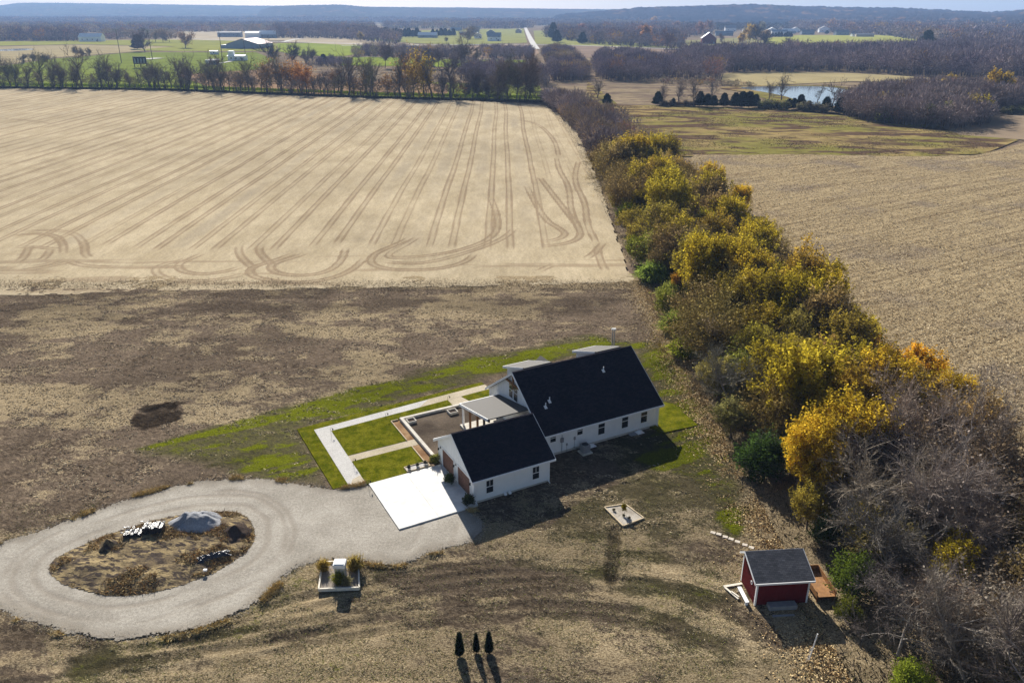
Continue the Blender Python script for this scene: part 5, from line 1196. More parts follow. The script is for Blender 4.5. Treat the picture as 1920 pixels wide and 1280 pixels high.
while tries < 9000 and nh < 106:
    tries += 1; y = 32 + 222 * R_.random() ** 1.05; x = R_.uniform(26, 45.5) + (3 if y < 200 else 0) * R_.random()
    if y > 330: x = R_.uniform(24 - (y - 330) * .04, 44 - (y - 330) * .05)
    if 38 < y < 59 and x < 31.5: continue
    s = R_.uniform(.85, 1.3); rad = 2.15 * s * (1 if y < 240 else 1.45)
    if any((x - a) ** 2 + (y - b_) ** 2 < (rad * .52 + c_ * .52) ** 2 for a, b_, c_ in placed): continue
    u = R_.random(); nv = vnoise(np.array([x]), np.array([y]), 16, 4)[0]
    edge = x < 28.5
    if y < 72:
        if edge: key, col, kind, s = R_.choice([('scrub0', (.19, .145, .09), 'tangled brown shrub', s * .85), ('bushA1', (.13, .13, .04), 'olive green bush', s * .8), ('scrub1', (.2, .17, .12), 'tangled grey brown shrub', s * .8)])
        else: key, col, kind = R_.choice([('bareA0', GREY, 'bare grey tree'), ('bareA1', (.17, .14, .12), 'bare dark tree'), ('thinA1', (.48, .36, .05), 'sparse yellow leaved tree'), ('scrub0', (.2, .15, .11), 'tangled brown shrub'), ('thinA0', (.2, .14, .06), 'thin brown leaved tree'), ('scrub1', GREY, 'tangled grey shrub')])
    elif y < 240:
        if edge: key, col, kind, s = R_.choice([('bushA0', (.16, .18, .03), 'green bush', s * .9), ('scrub0', (.2, .145, .08), 'tangled brown shrub', s * .9), ('bushA1', (.20, .16, .05), 'olive brown bush', s * .95), ('spray1', (.24, .27, .05), 'lime green bush', s * .8)])
        elif x > 43 and u < .6: key, col, kind, s = R_.choice([('scrub1', (.2, .16, .14), 'bare greyish shrub', s * 1.1), ('thinA2', (.24, .17, .06), 'thin brown leaved tree', s * .9)])
        else: key, col, kind = R_.choice([('thinA0', OLIVE, 'olive brown tree'), ('thinA1', (.40, .28, .04), 'ochre brown tree'), ('thinA2', (.30, .22, .08), 'thin brown tree'), ('leafyA2', (.36, .29, .03), 'olive tree'), ('thinA0', (.42, .33, .03), 'olive gold tree'), ('leafyA1', (.46, .35, .03), 'ochre yellow tree')])
    else:
        if y < 280 and x > 34: key, col, kind = R_.choice([('leafyB1', (.26, .19, .04), 'ochre tree'), ('rustB0', (.22, .15, .06), 'brown leaved tree'), ('twigB0', PURP, 'bare purplish tree')])
        else:
            key, col, kind = R_.choice([('twigB0', PURP, 'bare purplish tree'), ('twigB1', (.15, .12, .13), 'bare purplish tree'), ('twigB2', (.18, .14, .12), 'bare brown tree'), ('twigB3', PURP, 'bare purplish tree'), ('rustB1', (.2, .12, .06), 'brown leaved tree')])
            if x < 26 and u < .5: key, col, kind, s = 'lowB0', (.18, .16, .04), 'low olive bush', 1.0
        s *= .82
    if y < 240 and not ('bush' in kind or 'shrub' in kind): s *= 1.12
    fc = R_.uniform(.75, 1.12); col = tuple(c_ * fc for c_ in col); placed.append((x, y, rad)); nh += 1; bush = 'bush' in kind or 'shrub' in kind
    hplant(key, x, y, s, col, kind, 'bush' if bush else 'tree', 'bush' if bush else 'tree')

nb = 0; tries = 0
while nb < 190 and tries < 5000:
    tries += 1; y = 34 + 216 * R_.random() ** 1.1; x = R_.uniform(25.5, 47.5)
    if (38 < y < 59 and x < 31) or any((x - a) ** 2 + (y - b_) ** 2 < (c_ * .32 + .6) ** 2 for a, b_, c_ in placed): continue
    if y < 72: key, col, kind = R_.choice([('scrub0', (.24, .18, .11), 'low brown twiggy shrub'), ('scrub1', (.26, .21, .15), 'low grey twiggy shrub'), ('bushA1', (.20, .17, .06), 'low olive shrub')])
    else: key, col, kind = R_.choice([('bushA0', (.30, .24, .04), 'low ochre shrub'), ('scrub1', (.26, .19, .08), 'low brown twiggy shrub'), ('bushA1', (.24, .24, .04), 'low olive green shrub'), ('scrub0', (.28, .21, .07), 'low tan twiggy shrub')])
    placed.append((x, y, 1.6)); nb += 1; hplant(key, x, y, R_.uniform(.95, 1.6), col, kind, 'shrub', 'shrub')

# ---- three cypresses, pillar grasses, shrubs by the garage
for i, (px, py, s, lab) in enumerate([(862, 1229, 1.12, 'tallest of three small dark cypresses, on the left'), (893, 1222, .9, 'shortest of three small dark cypresses, in the middle'), (917, 1224, 1.02, 'rightmost of the three small dark cypresses on the lawn')]):
    p = at(px, py); plant('cypress', p.x, p.y, s, (.035, .05, .022), lab, 'cypress', 'cypress', 'three young cypresses')
for i, (px, py, s, lab, c_) in enumerate([(607, 1068, .95, 'ornamental grass at the left of the pillar bed', (.42, .30, .06)), (666, 1066, 1.15, 'ornamental grass at the right of the pillar bed', (.40, .31, .09)), (636, 1092, 1.0, 'greener ornamental grass in front of the stone pillar', (.28, .28, .03)), (650, 1095, .75, 'small pale grass beside the foot of the pillar', (.42, .38, .2))]):
    p = at(px, py, .12); plant('grass%d' % (i % 3), p.x, p.y, s, c_, lab, 'ornamental grass', 'ornamental_grass', 'ornamental grasses of the pillar bed', z=.1)
for (a, b_, s, c_, lab) in [(-.55, 8.55, 1.05, (.20, .20, .04), 'yellow-green shrub at the far corner of the garage front'), (-.75, 4.2, 1.15, (.075, .095, .03), 'round green shrub between the two garage doors'), (-.65, -.15, 1.2, (.06, .075, .03), 'round green shrub at the near corner of the garage')]:
    p = W(a, b_); plant('ball', p.x, p.y, s, c_, lab, 'shrub', 'shrub', 'round shrubs along the garage front', z=.05)
for (a, lab) in [(-3.4, 'tiny dark shrub at the left end of the narrow bed'), (-2.45, 'tiny dark shrub in the middle of the narrow bed'), (-1.55, 'tiny dark shrub at the garage end of the narrow bed')]:
    p = W(a, 8.7); plant('ball', p.x, p.y, .42, (.07, .07, .05), lab, 'shrub', 'shrub', 'tiny shrubs of the narrow bed', z=.14)
plant('slim0', BEDC.x, BEDC.y, .18, (.30, .24, .02), 'thin yellow sapling in the square gravel bed', 'sapling', 'sapling', z=.07)
for (dx, dy, lab) in [(-.9, .5, 'small weed at the left corner of the square gravel bed'), (.4, -.8, 'small weed at the near side of the square gravel bed'), (-.1, -.45, 'small weed below the sapling in the square bed')]:
    plant('ball', BEDC.x + dx, BEDC.y + dy, .26, (.12, .11, .05), lab, 'weed', 'weed', 'weeds of the square gravel bed', z=.07)

# ---- the row of bare trees behind the stubble field
ROW = [at(*q) for q in [(-60, 163), (0, 164), (300, 168), (700, 183), (1018, 190)]]
def along(P, t):
    L = [0]; 
    for i in range(len(P) - 1): L.append(L[-1] + (P[i + 1] - P[i]).length)
    d = t * L[-1]
    for i in range(len(P) - 1):
        if d <= L[i + 1] + 1e-6: return P[i].lerp(P[i + 1], (d - L[i]) / (L[i + 1] - L[i]))
    return P[-1]
def ordinal(n): return '%d%s' % (n, 'th' if 10 <= n % 100 <= 20 else {1: 'st', 2: 'nd', 3: 'rd'}.get(n % 10, 'th'))
NR = 98
for i in range(NR):
    t = (i + R_.uniform(-.7, .7)) / NR; t = min(max(t, 0), 1); p = along(ROW, t); y = p.y + R_.uniform(1.5, 22); px = 960 + F_PX * p.x / (p.y * _c)
    key = 'row%d' % R_.randrange(8); col = R_.choice([(.20, .165, .14), (.24, .195, .155), (.22, .20, .11), (.18, .15, .145)]); kind = 'bare leaning tree'; s = R_.uniform(.5, 1.15); s *= (.82 + .3 * t) * 1.12
    if px > 430 and R_.random() < .12: key, col, kind = 'rowleaf%d' % R_.randrange(2), (.30, .19, .08), 'sparse brown leaved tree'
    if 520 < px < 560: key, col, kind = 'rowleaf0', (.36, .18, .04), 'orange brown leaved tree'
    if 685 < px < 712: key, col, kind = 'rowleaf1', (.34, .19, .04), 'rusty leaved tree'
    if 765 < px < 792: key, col, kind = 'rowleaf0', (.40, .27, .04), 'golden leaved tree'
    if 850 < px < 866: key, col, kind = 'rowleaf1', (.48, .28, .04), 'amber leaved tree'
    if px > 860 and kind.startswith('bare'): key = 'twigB%d' % R_.randrange(4); s *= 1.25; kind = 'dense bare purplish tree'
    plant(key, p.x, y, s, jit(col), f'{kind}, {ordinal(i + 1)} from the left in the tree row behind the stubble field', 'tree', 'tree', 'tree row behind the stubble field', z=-.25, sz=s * 1.2)
# ---- single trees of the middle distance
MID = [ # px, py of base, height, key, colour, label
    (548, 128, 15, 'twigB0', (.13, .11, .12), 'broad round bare tree right of the clubhouse'), (505, 122, 18, 'twigB1', (.13, .11, .12), 'wide dark bare tree just right of the clubhouse'), (573, 126, 11, 'twigB2', PURP, 'low bare tree beyond the orange tree of the row'),
    (272, 96, 24, 'twigB3', (.17, .13, .12), 'large bare tree alone on the far meadow'), (258, 92, 16, 'cedarB0', (.05, .06, .06), 'dark tree left of the large lone bare tree'), (292, 79, 17, 'rustB0', (.26, .19, .11), 'small pale brown tree right of the lone bare tree'), (306, 79, 16, 'rustB1', (.24, .17, .12), 'pale brown tree, middle of three by the far meadow'), (318, 79, 14, 'rustB2', (.22, .16, .11), 'pale brown tree, right of three by the far meadow'),
    (340, 78, 17, 'rustB0', (.28, .17, .09), 'rusty tree left of the grey low building'), (348, 90, 22, 'rustB1', (.26, .16, .09), 'rusty tree in front on the sports meadow edge'), (62, 118, 10, 'twigB1', (.2, .17, .14), 'small thicket like bare tree at the left field edge'), (44, 119, 9, 'twigB2', (.2, .17, .14), 'small bare tree, leftmost at the field edge'), (84, 115, 6, 'lowB0', (.14, .11, .08), 'low bush along the left field edge'), (143, 108, 9, 'twigB0', (.2, .16, .13), 'small bare tree on the long field edge'), (155, 107, 9, 'twigB3', (.2, .16, .13), 'slightly leaning bare tree on the long field edge'), (170, 106, 8, 'twigB2', (.2, .16, .13), 'last small bare tree on the long field edge'),
    (586, 118, 12, 'twigB1', (.17, .13, .12), 'bare tree left of the dark low thicket'), (607, 118, 9, 'cedarB1', (.06, .055, .07), 'dark pointed tree in the low thicket'), (620, 117, 9, 'twigB3', PURP, 'bare tree right of the dark pointed tree'),
    (722, 127, 15, 'twigB0', (.19, .15, .14), 'bare tree with a pale trunk beyond the row'), (762, 127, 15, 'twigB1', (.19, .15, .14), 'round bare tree beyond the row, above the rusty trees'), (785, 128, 14, 'twigB3', (.19, .15, .14), 'bare tree beyond the row, left of the gold tree'), (804, 129, 14, 'twigB2', (.17, .14, .13), 'slim bare tree beyond the row, above the gold tree'), (823, 127, 16, 'twigB0', (.2, .16, .15), 'spreading pale bare tree beyond the row'), (848, 133, 14, 'twigB3', PURP, 'bare tree right of the spreading pale one'), (872, 128, 20, 'twigB1', PURP, 'tall bare tree left of the bright green field'), (893, 124, 13, 'twigB2', PURP, 'bare tree at the left corner of the bright green field'),
    (1037, 72, 22, 'cedarB0', (.03, .045, .035), 'big dark spruce right of the far road'), (1044, 79, 18, 'cedarB1', (.03, .045, .035), 'dark spruce by the crossroads'), (1092, 82, 18, 'cedarB0', (.03, .045, .035), 'dark spruce at the edge of the purple wood'),
    (876, 82, 19, 'rustB0', (.22, .18, .13), 'pale brown tree beside the far house cluster'), (882, 73, 26, 'rustB1', (.22, .18, .13), 'tall greyish tree in the far house cluster'), (838, 81, 9, 'twigB0', (.2, .16, .12), 'tiny lone tree left of the house cluster'), (676, 78, 14, 'leafyB0', (.32, .25, .10), 'pale yellow tree at the left woods edge'), (788, 69, 10, 'leafyB1', (.30, .25, .12), 'pale tree in front of the evergreen row'), (961, 110, 7, 'leafyB2', (.28, .22, .12), 'small pale tree at the corner of the green field'),
    (1405, 80, 26, 'leafyB0', (.55, .36, .05), 'golden tree beside the village'), (1390, 84, 18, 'leafyB1', (.55, .36, .05), 'smaller golden tree left of the golden village tree'), (1434, 78, 22, 'leafyB2', (.45, .30, .12), 'pale orange tree right of the golden village tree'), (1416, 88, 22, 'twigB0', (.12, .11, .13), 'dark bare tree below the golden village trees'), (1432, 90, 20, 'twigB1', (.12, .11, .13), 'wide dark bare tree right below the golden trees'), (1353, 80, 12, 'twigB2', (.2, .15, .13), 'small bare tree right of the dark red barn'), (1428, 62, 24, 'leafyB3', (.24, .20, .07), 'tall olive tree behind the golden village tree'),
    (1735, 96, 22, 'cedarB1', (.035, .06, .035), 'dark green tree at the right end of the village green'), (1722, 95, 16, 'twigB3', PURP, 'bare tree left of the dark green field tree'), (1476, 96, 16, 'twigB0', (.2, .15, .14), 'round bare tree before the village green'), (1550, 64, 9, 'cedarB0', (.05, .05, .03), 'small dark tree on the village lawn'), (1210, 84, 28, 'leafyB1', (.40, .20, .09), 'orange tree in the purple wood near the far road'), (1200, 76, 24, 'leafyB0', (.38, .19, .12), 'reddish tree behind the orange tree of the wood'), (1090, 68, 24, 'leafyB3', (.36, .20, .16), 'pinkish brown tree in the purple wood'), (1226, 48, 34, 'leafyB2', (.55, .33, .10), 'golden orange tree at the foot of the hill'), (1328, 62, 26, 'leafyB1', (.36, .20, .15), 'reddish tree left of the far village'), (1312, 68, 26, 'leafyB0', (.36, .20, .16), 'dull red tree at the left of the red barn'),
    (1250, 92, 20, 'twigB1', (.22, .14, .13), 'reddish bare tree where the wood meets the crossroad'), (1268, 60, 26, 'leafyB2', (.36, .22, .18), 'rosy tree behind the wood'), (1595, 100 - 40, 24, 'leafyB3', (.40, .24, .15), 'orange tree right behind the village'), (1560, 55, 26, 'leafyB0', (.40, .24, .15), 'orange tree behind the tall white house')]
for (px, py, hgt, key, col, lab) in MID:
    p = at(px, py); bush = 'bush' in lab; plant(key, p.x, p.y, hgt / LIB[key][2], jit(col, .05), lab, 'bush' if bush else 'tree', 'bush' if bush else 'tree', z=-.3)
# dark evergreen hedge row by the far houses, village hedges
def rowof(px0, py0, px1, py1, n, hgt, key, col, lab, cat='evergreen', name='evergreen_tree', group=None, dj=4):
    for i in range(n):
        a, b_ = at(px0, py0), at(px1, py1); p = a.lerp(b_, i / max(1, n - 1)); k = key + str(i % 2)
        plant(k, p.x, p.y + R_.uniform(-dj, dj), hgt * R_.uniform(.85, 1.15) / LIB[k][2], jit(col), lab % ordinal(i + 1), cat, name, group, z=-.3)
rowof(722, 69.5, 782, 69.5, 9, 15, 'cedarB', (.03, .042, .036), 'dark evergreen, %s from the left in the far evergreen screen left of the long house', group='far evergreen screen')
rowof(812, 68, 850, 67, 6, 13, 'cedarB', (.03, .042, .036), 'dark evergreen, %s from the left in the far evergreen screen right of the long house', group='far evergreen screen')
rowof(1449, 69.5, 1464, 69.5, 4, 9, 'cedarB', (.025, .035, .035), 'dark clipped evergreen, %s in the left hedge of the village', group='village hedges')
rowof(1471, 69.5, 1484, 69.5, 4, 9, 'cedarB', (.025, .035, .035), 'dark clipped evergreen, %s in the right hedge of the village', group='village hedges')
# cedars before the pond
for i, (px, py, hgt, lab) in enumerate([(1233, 196, 8.5, 'dark cedar leftmost of the line before the pond'), (1262, 198, 5, 'smallest dark cedar at the left of the line'), (1312, 199, 9.5, 'pointed dark cedar left of the cedar pair'), (1326, 199, 8, 'left cedar of the dark pair'), (1338, 199, 7, 'right cedar of the dark pair'), (1357, 199, 8.5, 'dark cedar alone between two clumps'), (1378, 200, 9, 'left cedar of the dark clump of four'), (1391, 201, 10, 'second cedar of the dark clump of four'), (1404, 201, 10, 'third cedar of the dark clump of four'), (1416, 200, 8, 'right cedar of the dark clump of four'), (1478, 204, 9, 'left cedar just below the pond'), (1488, 203, 9, 'second cedar just below the pond'), (1500, 204, 12.5, 'tallest cedar, just below the pond'), (1516, 206, 8, 'small cedar right of the tallest one'), (1548, 208, 12, 'rusty dark cedar at the right end of the pond'), (1574, 212, 13, 'dark cedar where the thicket begins'), (1585, 213, 9, 'last dark cedar at the thicket edge'), (1138, 195, 7, 'dark little cedar beside the hedgerow end')]):
    p = at(px, py); hgt *= .72 if 1470 < px < 1590 else 1; k = 'cedarB%d' % (i % 2); plant(k, p.x, p.y, hgt / 10.5, jit((.032, .048, .024)), lab, 'cedar', 'cedar', 'cedars before the pond', z=-.25, sz=hgt / 10.5)
for i, (px, py, hgt, lab) in enumerate([(1465, 187, 13, 'spreading bare tree standing before the pond water'), (1440, 188, 11, 'thin bare tree left of the spreading pond tree'), (1300, 200, 13, 'bare tree left of the pointed cedar'), (1335, 190, 11, 'bare tree behind the dark pair of cedars'), (1241, 194, 12, 'bare tree beside the leftmost cedar'), (1272, 194, 11, 'bare grey tree near the smallest cedar'), (1532, 192, 7, 'small bare tree at the pond edge'), (1560, 205, 12, 'bare grey tree at the right of the pond'), (1120, 183, 12, 'bare tree beside the far hedgerow end')]):
    p = at(px, py); plant('row%d' % (i % 4), p.x, p.y, hgt / 15, jit((.2, .17, .15)), lab, 'tree', 'tree', 'bare trees around the pond', z=-.25)
rowof(1430, 203, 1470, 205, 6, 3.5, 'lowB', (.17, .18, .06), 'low olive bush, %s from the left under the pond', 'bush', 'bush', 'low bushes below the pond', 1)
rowof(1505, 207, 1545, 210, 5, 3.2, 'lowB', (.16, .14, .08), 'low brown bush, %s from the left right of the tallest cedar', 'bush', 'bush', 'low bushes below the pond', 1)
rowof(1245, 198, 1300, 199, 5, 2.6, 'lowB', (.17, .13, .08), 'low brown bush, %s from the left among the left cedars', 'bush', 'bush', 'low bushes below the pond', 1)
# thicket right of the pond
THK = [(at(*q).x, at(*q).y) for q in [(1570, 210), (1590, 196), (1640, 180), (1760, 170), (1960, 178), (1960, 206), (1840, 206), (1858, 238), (1790, 245), (1700, 238), (1610, 225)]]
tx = [q[0] for q in THK]; ty = [q[1] for q in THK]; n = 0; tp = []
while n < 8:
    x, y = R_.uniform(min(tx), max(tx)), R_.uniform(min(ty), max(ty))
    if not inpoly(np.array([x]), np.array([y]), THK)[0] or any((x - a) ** 2 + (y - b_) ** 2 < 18 for a, b_ in tp):
        if R_.random() < .002: n += 1
        continue
    tp.append((x, y)); n += 1; k = 'twigB%d' % R_.randrange(4); col = R_.choice([(.2, .16, .145), (.17, .135, .125), (.22, .18, .15)]); kind = 'bare grey brown tree'
    px = 960 + F_PX * x / (y * _c + CAM_H * _s)
    plant(k, x, y, R_.uniform(.8, 1.15), jit(col), f'{kind} rising above the brush right of the pond', 'tree', 'tree', 'thicket right of the pond', z=-.25)
for (px, py, hgt, key, col, lab) in [(1762, 180, 11, 'leafyB0', (.50, .36, .05), 'yellow tree standing out of the thicket, left of two'), (1778, 172, 10, 'leafyB1', (.5, .36, .05), 'yellow tree standing out at the back of the thicket'), (1860, 186, 14, 'leafyB2', (.48, .32, .03), 'broad golden tree at the back right of the thicket'), (1880, 186, 13, 'leafyB3', (.46, .32, .04), 'golden tree rightmost in the thicket'), (1838, 222, 11, 'leafyB0', (.52, .42, .02), 'bright yellow tree at the right tip of the thicket'), (1822, 224, 10, 'rustB0', (.45, .34, .05), 'yellow brown tree at the tip of the thicket'), (1715, 208, 8, 'leafyB1', (.4, .36, .02), 'small lime yellow tree in the thicket'), (1652, 214, 8, 'rustB1', (.38, .28, .05), 'small ochre tree at the left of the thicket'), (1768, 232, 8, 'leafyB2', (.24, .24, .06), 'grey-green tree at the near edge of the thicket'), (1740, 236, 8, 'leafyB3', (.13, .15, .04), 'dark green tree at the near edge of the thicket'), (1660, 229, 5, 'lowB0', (.2, .2, .07), 'low olive bush at the near left edge of the thicket')]:
    p = at(px, py); plant(key, p.x, p.y, hgt / LIB[key][2], col, lab, 'tree' if 'tree' in lab else 'bush', 'tree' if 'tree' in lab else 'bush', 'thicket right of the pond', z=-.25)
rowof(1880, 213, 1950, 214, 5, 3, 'lowB', (.09, .10, .04), 'low dark green bush, %s from the left along the right field edge', 'bush', 'bush', 'right field edge bushes', 1)

# ------------------------------------------------------------------ woods that read as one mass
def wood_variants(nv=7, k=90, wd=.075):
    out = []
    for v in range(nv):
        R = np.random.default_rng(900 + v); n = k
        d = rdir(R, n); r = R.uniform(.55, 1, (n, 1)); P = d * r * np.array([.46, .46, .36]) + np.array([0, 0, .62])
        Q = P + (d * .5 + rdir(R, n) * .8 + np.array([0, 0, .35])) * .16
        V1, F1 = strip_geo(P, Q, wd, R)
        bz = R.uniform(-.12, .12, (5, 2)); P0 = np.column_stack([bz, np.zeros(5)]); P1 = np.column_stack([bz * 2.2, R.uniform(.4, .7, 5)])
        V2, F2 = strip_geo(P0, P1, .06, R)
        out.append((np.vstack([V1, V2]), np.vstack([F1, F2 + len(V1)]), np.concatenate([np.repeat(R.uniform(.75, 1.25, n), 3), np.full(15, .6)])))
    return out
WV0 = wood_variants(); WF = wood_variants(7, 190, .036)
def wood(pts, spacing, h, cols, lab, seed, hj=.32, fine=False, warm=.06, zb=-.3):
    P = polyat(pts); R = np.random.default_rng(seed); a = np.array(P); x0, y0 = a.min(0); x1, y1 = a.max(0)
    nx, ny = int((x1 - x0) / spacing) + 1, int((y1 - y0) / spacing) + 1
    X, Y = np.meshgrid(np.arange(nx) * spacing + x0, np.arange(ny) * spacing + y0); X = X + R.uniform(-.5, .5, X.shape) * spacing; Y = Y + R.uniform(-.5, .5, Y.shape) * spacing
    X, Y = X.ravel(), Y.ravel(); m = inpoly(X, Y, P); X, Y = X[m], Y[m]; N = len(X)
    Vs, Fs, Cs = [], [], []; off = 0
    WV = WF if fine else WV0; vi = R.integers(0, len(WV), N); S_ = h * R.uniform(1 - hj, 1 + hj, N) * (.88 + .24 * fbm(X, Y, spacing * 8, seed)); ang = R.uniform(0, 6.283, N); wx = np.maximum(S_ * .95, spacing * 1.15) 
    cn = fbm(X, Y, spacing * 7, seed + 3)
    pal = np.array(cols); ci = np.clip((cn * 1.6 - .3) * len(pal) + R.normal(0, .8, N), 0, len(pal) - 1).astype(int); C = pal[ci] * R.uniform(.8, 1.2, (N, 1))
    wm = R.random(N) < warm; C[wm] = np.array([(.34, .18, .09), (.30, .20, .10), (.42, .27, .07), (.28, .16, .13)])[R.integers(0, 4, wm.sum())]
    for v in range(len(WV)):
        V, F, T = WV[v]; s = np.where(vi == v)[0]
        if not len(s): continue
        ca, sa = np.cos(ang[s])[:, None], np.sin(ang[s])[:, None]
        x = (V[:, 0] * ca - V[:, 1] * sa) * wx[s][:, None] + X[s][:, None]; y = (V[:, 0] * sa + V[:, 1] * ca) * wx[s][:, None] + Y[s][:, None]; z = V[:, 2] * S_[s][:, None] + zb
        Vs.append(np.stack([x, y, z], -1).reshape(-1, 3)); Fs.append((F[None] + (np.arange(len(s)) * len(V))[:, None, None]).reshape(-1, 3) + off); off += len(s) * len(V)
        Cs.append((C[s][:, None] * T[None, :, None]).reshape(-1, 3))
    o = link('woodland', mk('woodland', np.vstack(Vs), Fs, M['wood'], attrs={'col': np.vstack(Cs)})); tag(o, lab, 'woodland', kind='stuff')
    return N
PU = [(.18, .145, .165), (.21, .17, .175), (.235, .19, .185), (.155, .125, .145)]
BRN = [(.25, .19, .15), (.30, .23, .15), (.24, .21, .13), (.33, .26, .19)]
nW = 0
nW += wood([(1352, 136), (1500, 133.5), (1620, 135), (1760, 146), (1960, 150), (1960, 96), (1800, 94), (1700, 104), (1560, 106), (1450, 109), (1300, 110), (1270, 114), (1285, 122)], 8.0, 13.5, PU, 'wide purplish leafless wood beyond the pond', 1, warm=.008, fine=True)
nW += wood([(1790, 96), (1960, 100), (1960, 58), (1860, 66), (1800, 78)], 15, 15, PU, 'leafless wood climbing toward the hill at the far right', 2, warm=.05)
nW += wood([(1018, 69), (1100, 82), (1190, 87), (1270, 90), (1285, 82), (1270, 70), (1100, 61), (1030, 62)], 12, 15, PU + [(.22, .14, .12)], 'purplish wood right of the far road', 3, warm=.07)
nW += wood([(1030, 60), (1250, 63), (1290, 70), (1335, 63), (1335, 57), (1240, 54), (1040, 55)], 22, 17, PU, 'far wood below the hill in the middle right', 4, warm=.14)
nW += wood([(-60, 77), (160, 77), (150, 68), (-60, 66)], 13, 16, BRN + PU, 'brown wood along the far left meadow', 5, warm=.16)
nW += wood([(190, 74), (330, 72), (330, 66), (190, 66)], 20, 12, BRN, 'loose trees behind the white barn', 6, warm=.2)
nW += wood([(-60, 61), (300, 60.5), (560, 59), (700, 62), (700, 56), (300, 57.5), (-60, 57)], 20, 15, BRN + PU, 'nearer band of the woods behind the far left farms', 26, warm=.2)
nW += wood([(-60, 53), (300, 52.5), (560, 52), (700, 54), (700, 50), (300, 50), (-60, 50.5)], 24, 15, BRN + PU, 'brown and purple wood band behind the far left farms', 7, warm=.16)
nW += wood([(500, 71), (560, 72), (620, 72), (700, 78), (742, 84), (752, 76), (700, 66), (640, 60), (520, 60)], 15, 17, PU, 'wood behind the rust roofed hall and left of the evergreens', 8, warm=.1)
nW += wood([(-80, 46), (640, 42), (800, 44), (800, 37.5), (300, 37), (-80, 38)], 42, 20, PU, 'hazy wood bands on the left plain', 9, warm=.05)
nW += wood([(720, 54), (960, 54), (1000, 52), (1000, 50), (720, 51)], 26, 16, PU + BRN, 'line of trees behind the far house cluster', 10, warm=.1)
nW += wood([(-80, 36.5), (640, 36), (1000, 37), (1250, 37), (1000, 33), (640, 31.5), (-80, 33)], 75, 22, PU, 'farthest wood band under the blue hills', 11, warm=.02)
nW += wood([(790, 49), (1000, 48), (1260, 52), (1260, 43), (1020, 41), (800, 42)], 34, 18, PU, 'wood band at the end of the far road', 12, warm=.08)
nW += wood([(1480, 56), (1640, 66), (1780, 82), (1960, 62), (1960, 48), (1700, 44), (1480, 46)], 26, 18, PU, 'wood behind the village climbing the hill foot', 13, warm=.16)
nW += wood([(1240, 57), (1430, 57), (1480, 56), (1480, 53), (1240, 52)], 26, 15, [(.07, .07, .07), (.1, .085, .09)], 'dark tree belt behind the far village', 14, warm=.06)
# nearer belts of bare trees
nW += wood([(1035, 152), (1035, 138), (1020, 108), (1040, 98), (1068, 103), (1085, 122), (1105, 150), (1060, 152)], 4.6, 9.5, PU + BRN, 'dense thicket at the far end of the hedgerow', 15, warm=.04, fine=True)
nW += wood([(1115, 147), (1150, 152), (1235, 150), (1248, 130), (1200, 113), (1125, 112)], 6, 11, PU, 'purplish thicket between the hedgerow end and the far wood', 16, warm=.05, fine=True)
nW += wood([(1250, 150), (1352, 153), (1352, 136), (1285, 120), (1245, 117)], 9.5, 12, PU, 'loose bare trees at the left end of the wide wood', 24, warm=.05, fine=True)
nW += wood([(860, 148), (1030, 162), (1030, 146), (930, 139), (870, 135)], 5.5, 10, PU, 'dark thicket behind the right end of the tree row', 17, warm=.04, fine=True)
nW += wood([(660, 107), (740, 107), (880, 110), (870, 104), (740, 100), (690, 97)], 8, 10, BRN + PU, 'bare shrub belt along the far lane', 18, warm=.1, fine=True)
nW += wood([(900, 110), (1000, 112), (998, 103), (910, 102)], 8, 10, PU, 'purplish shrub belt above the bright green field', 19, warm=.04, fine=True)
nW += wood([(590, 124), (660, 126), (660, 119), (590, 118)], 6, 6, PU, 'low dark thicket beyond the tree row', 20, warm=.0, fine=True)
nW += wood([(1180, 152), (1270, 158), (1420, 163), (1420, 160), (1280, 153)], 5, 3.0, BRN, 'low scrub along the upper side of the pond meadow', 21, warm=.12)
nW += wood([(1572, 212), (1592, 197), (1640, 182), (1760, 172), (1960, 180), (1960, 206), (1845, 208), (1858, 234), (1790, 242), (1700, 236), (1610, 225)], 3.2, 8.5, [(.23, .185, .175), (.2, .16, .15), (.26, .21, .19), (.18, .145, .13)], 'grey lilac leafless brush right of the pond', 22, warm=.02, fine=True)
HB = [(25.5, 248), (26, 320), (22, 380), (15, 428), (18, 436), (36, 400), (42, 350), (46, 300), (47, 246)]
def woodw(P, *a, **k):
    global polyat
    old = polyat; polyat = lambda q, z=0: q
    n = wood(P, *a, **k); polyat = old; return n
nW += woodw(HB, 3.4, 7.5, [(.22, .18, .18), (.26, .21, .18), (.19, .155, .15), (.27, .21, .14)], 'purplish brown bare trees and brush of the far hedgerow half', 25, warm=.06, fine=True)
nW += wood([(-60, 163), (300, 166.5), (700, 181), (1020, 187), (1020, 180), (700, 175), (300, 162), (-60, 159)], 6.5, 8.5, [(.20, .165, .14), (.24, .19, .15), (.18, .15, .145), (.22, .19, .11)], 'tangled grey brown saplings between the trees of the far row', 27, warm=.06, fine=True, hj=.5)
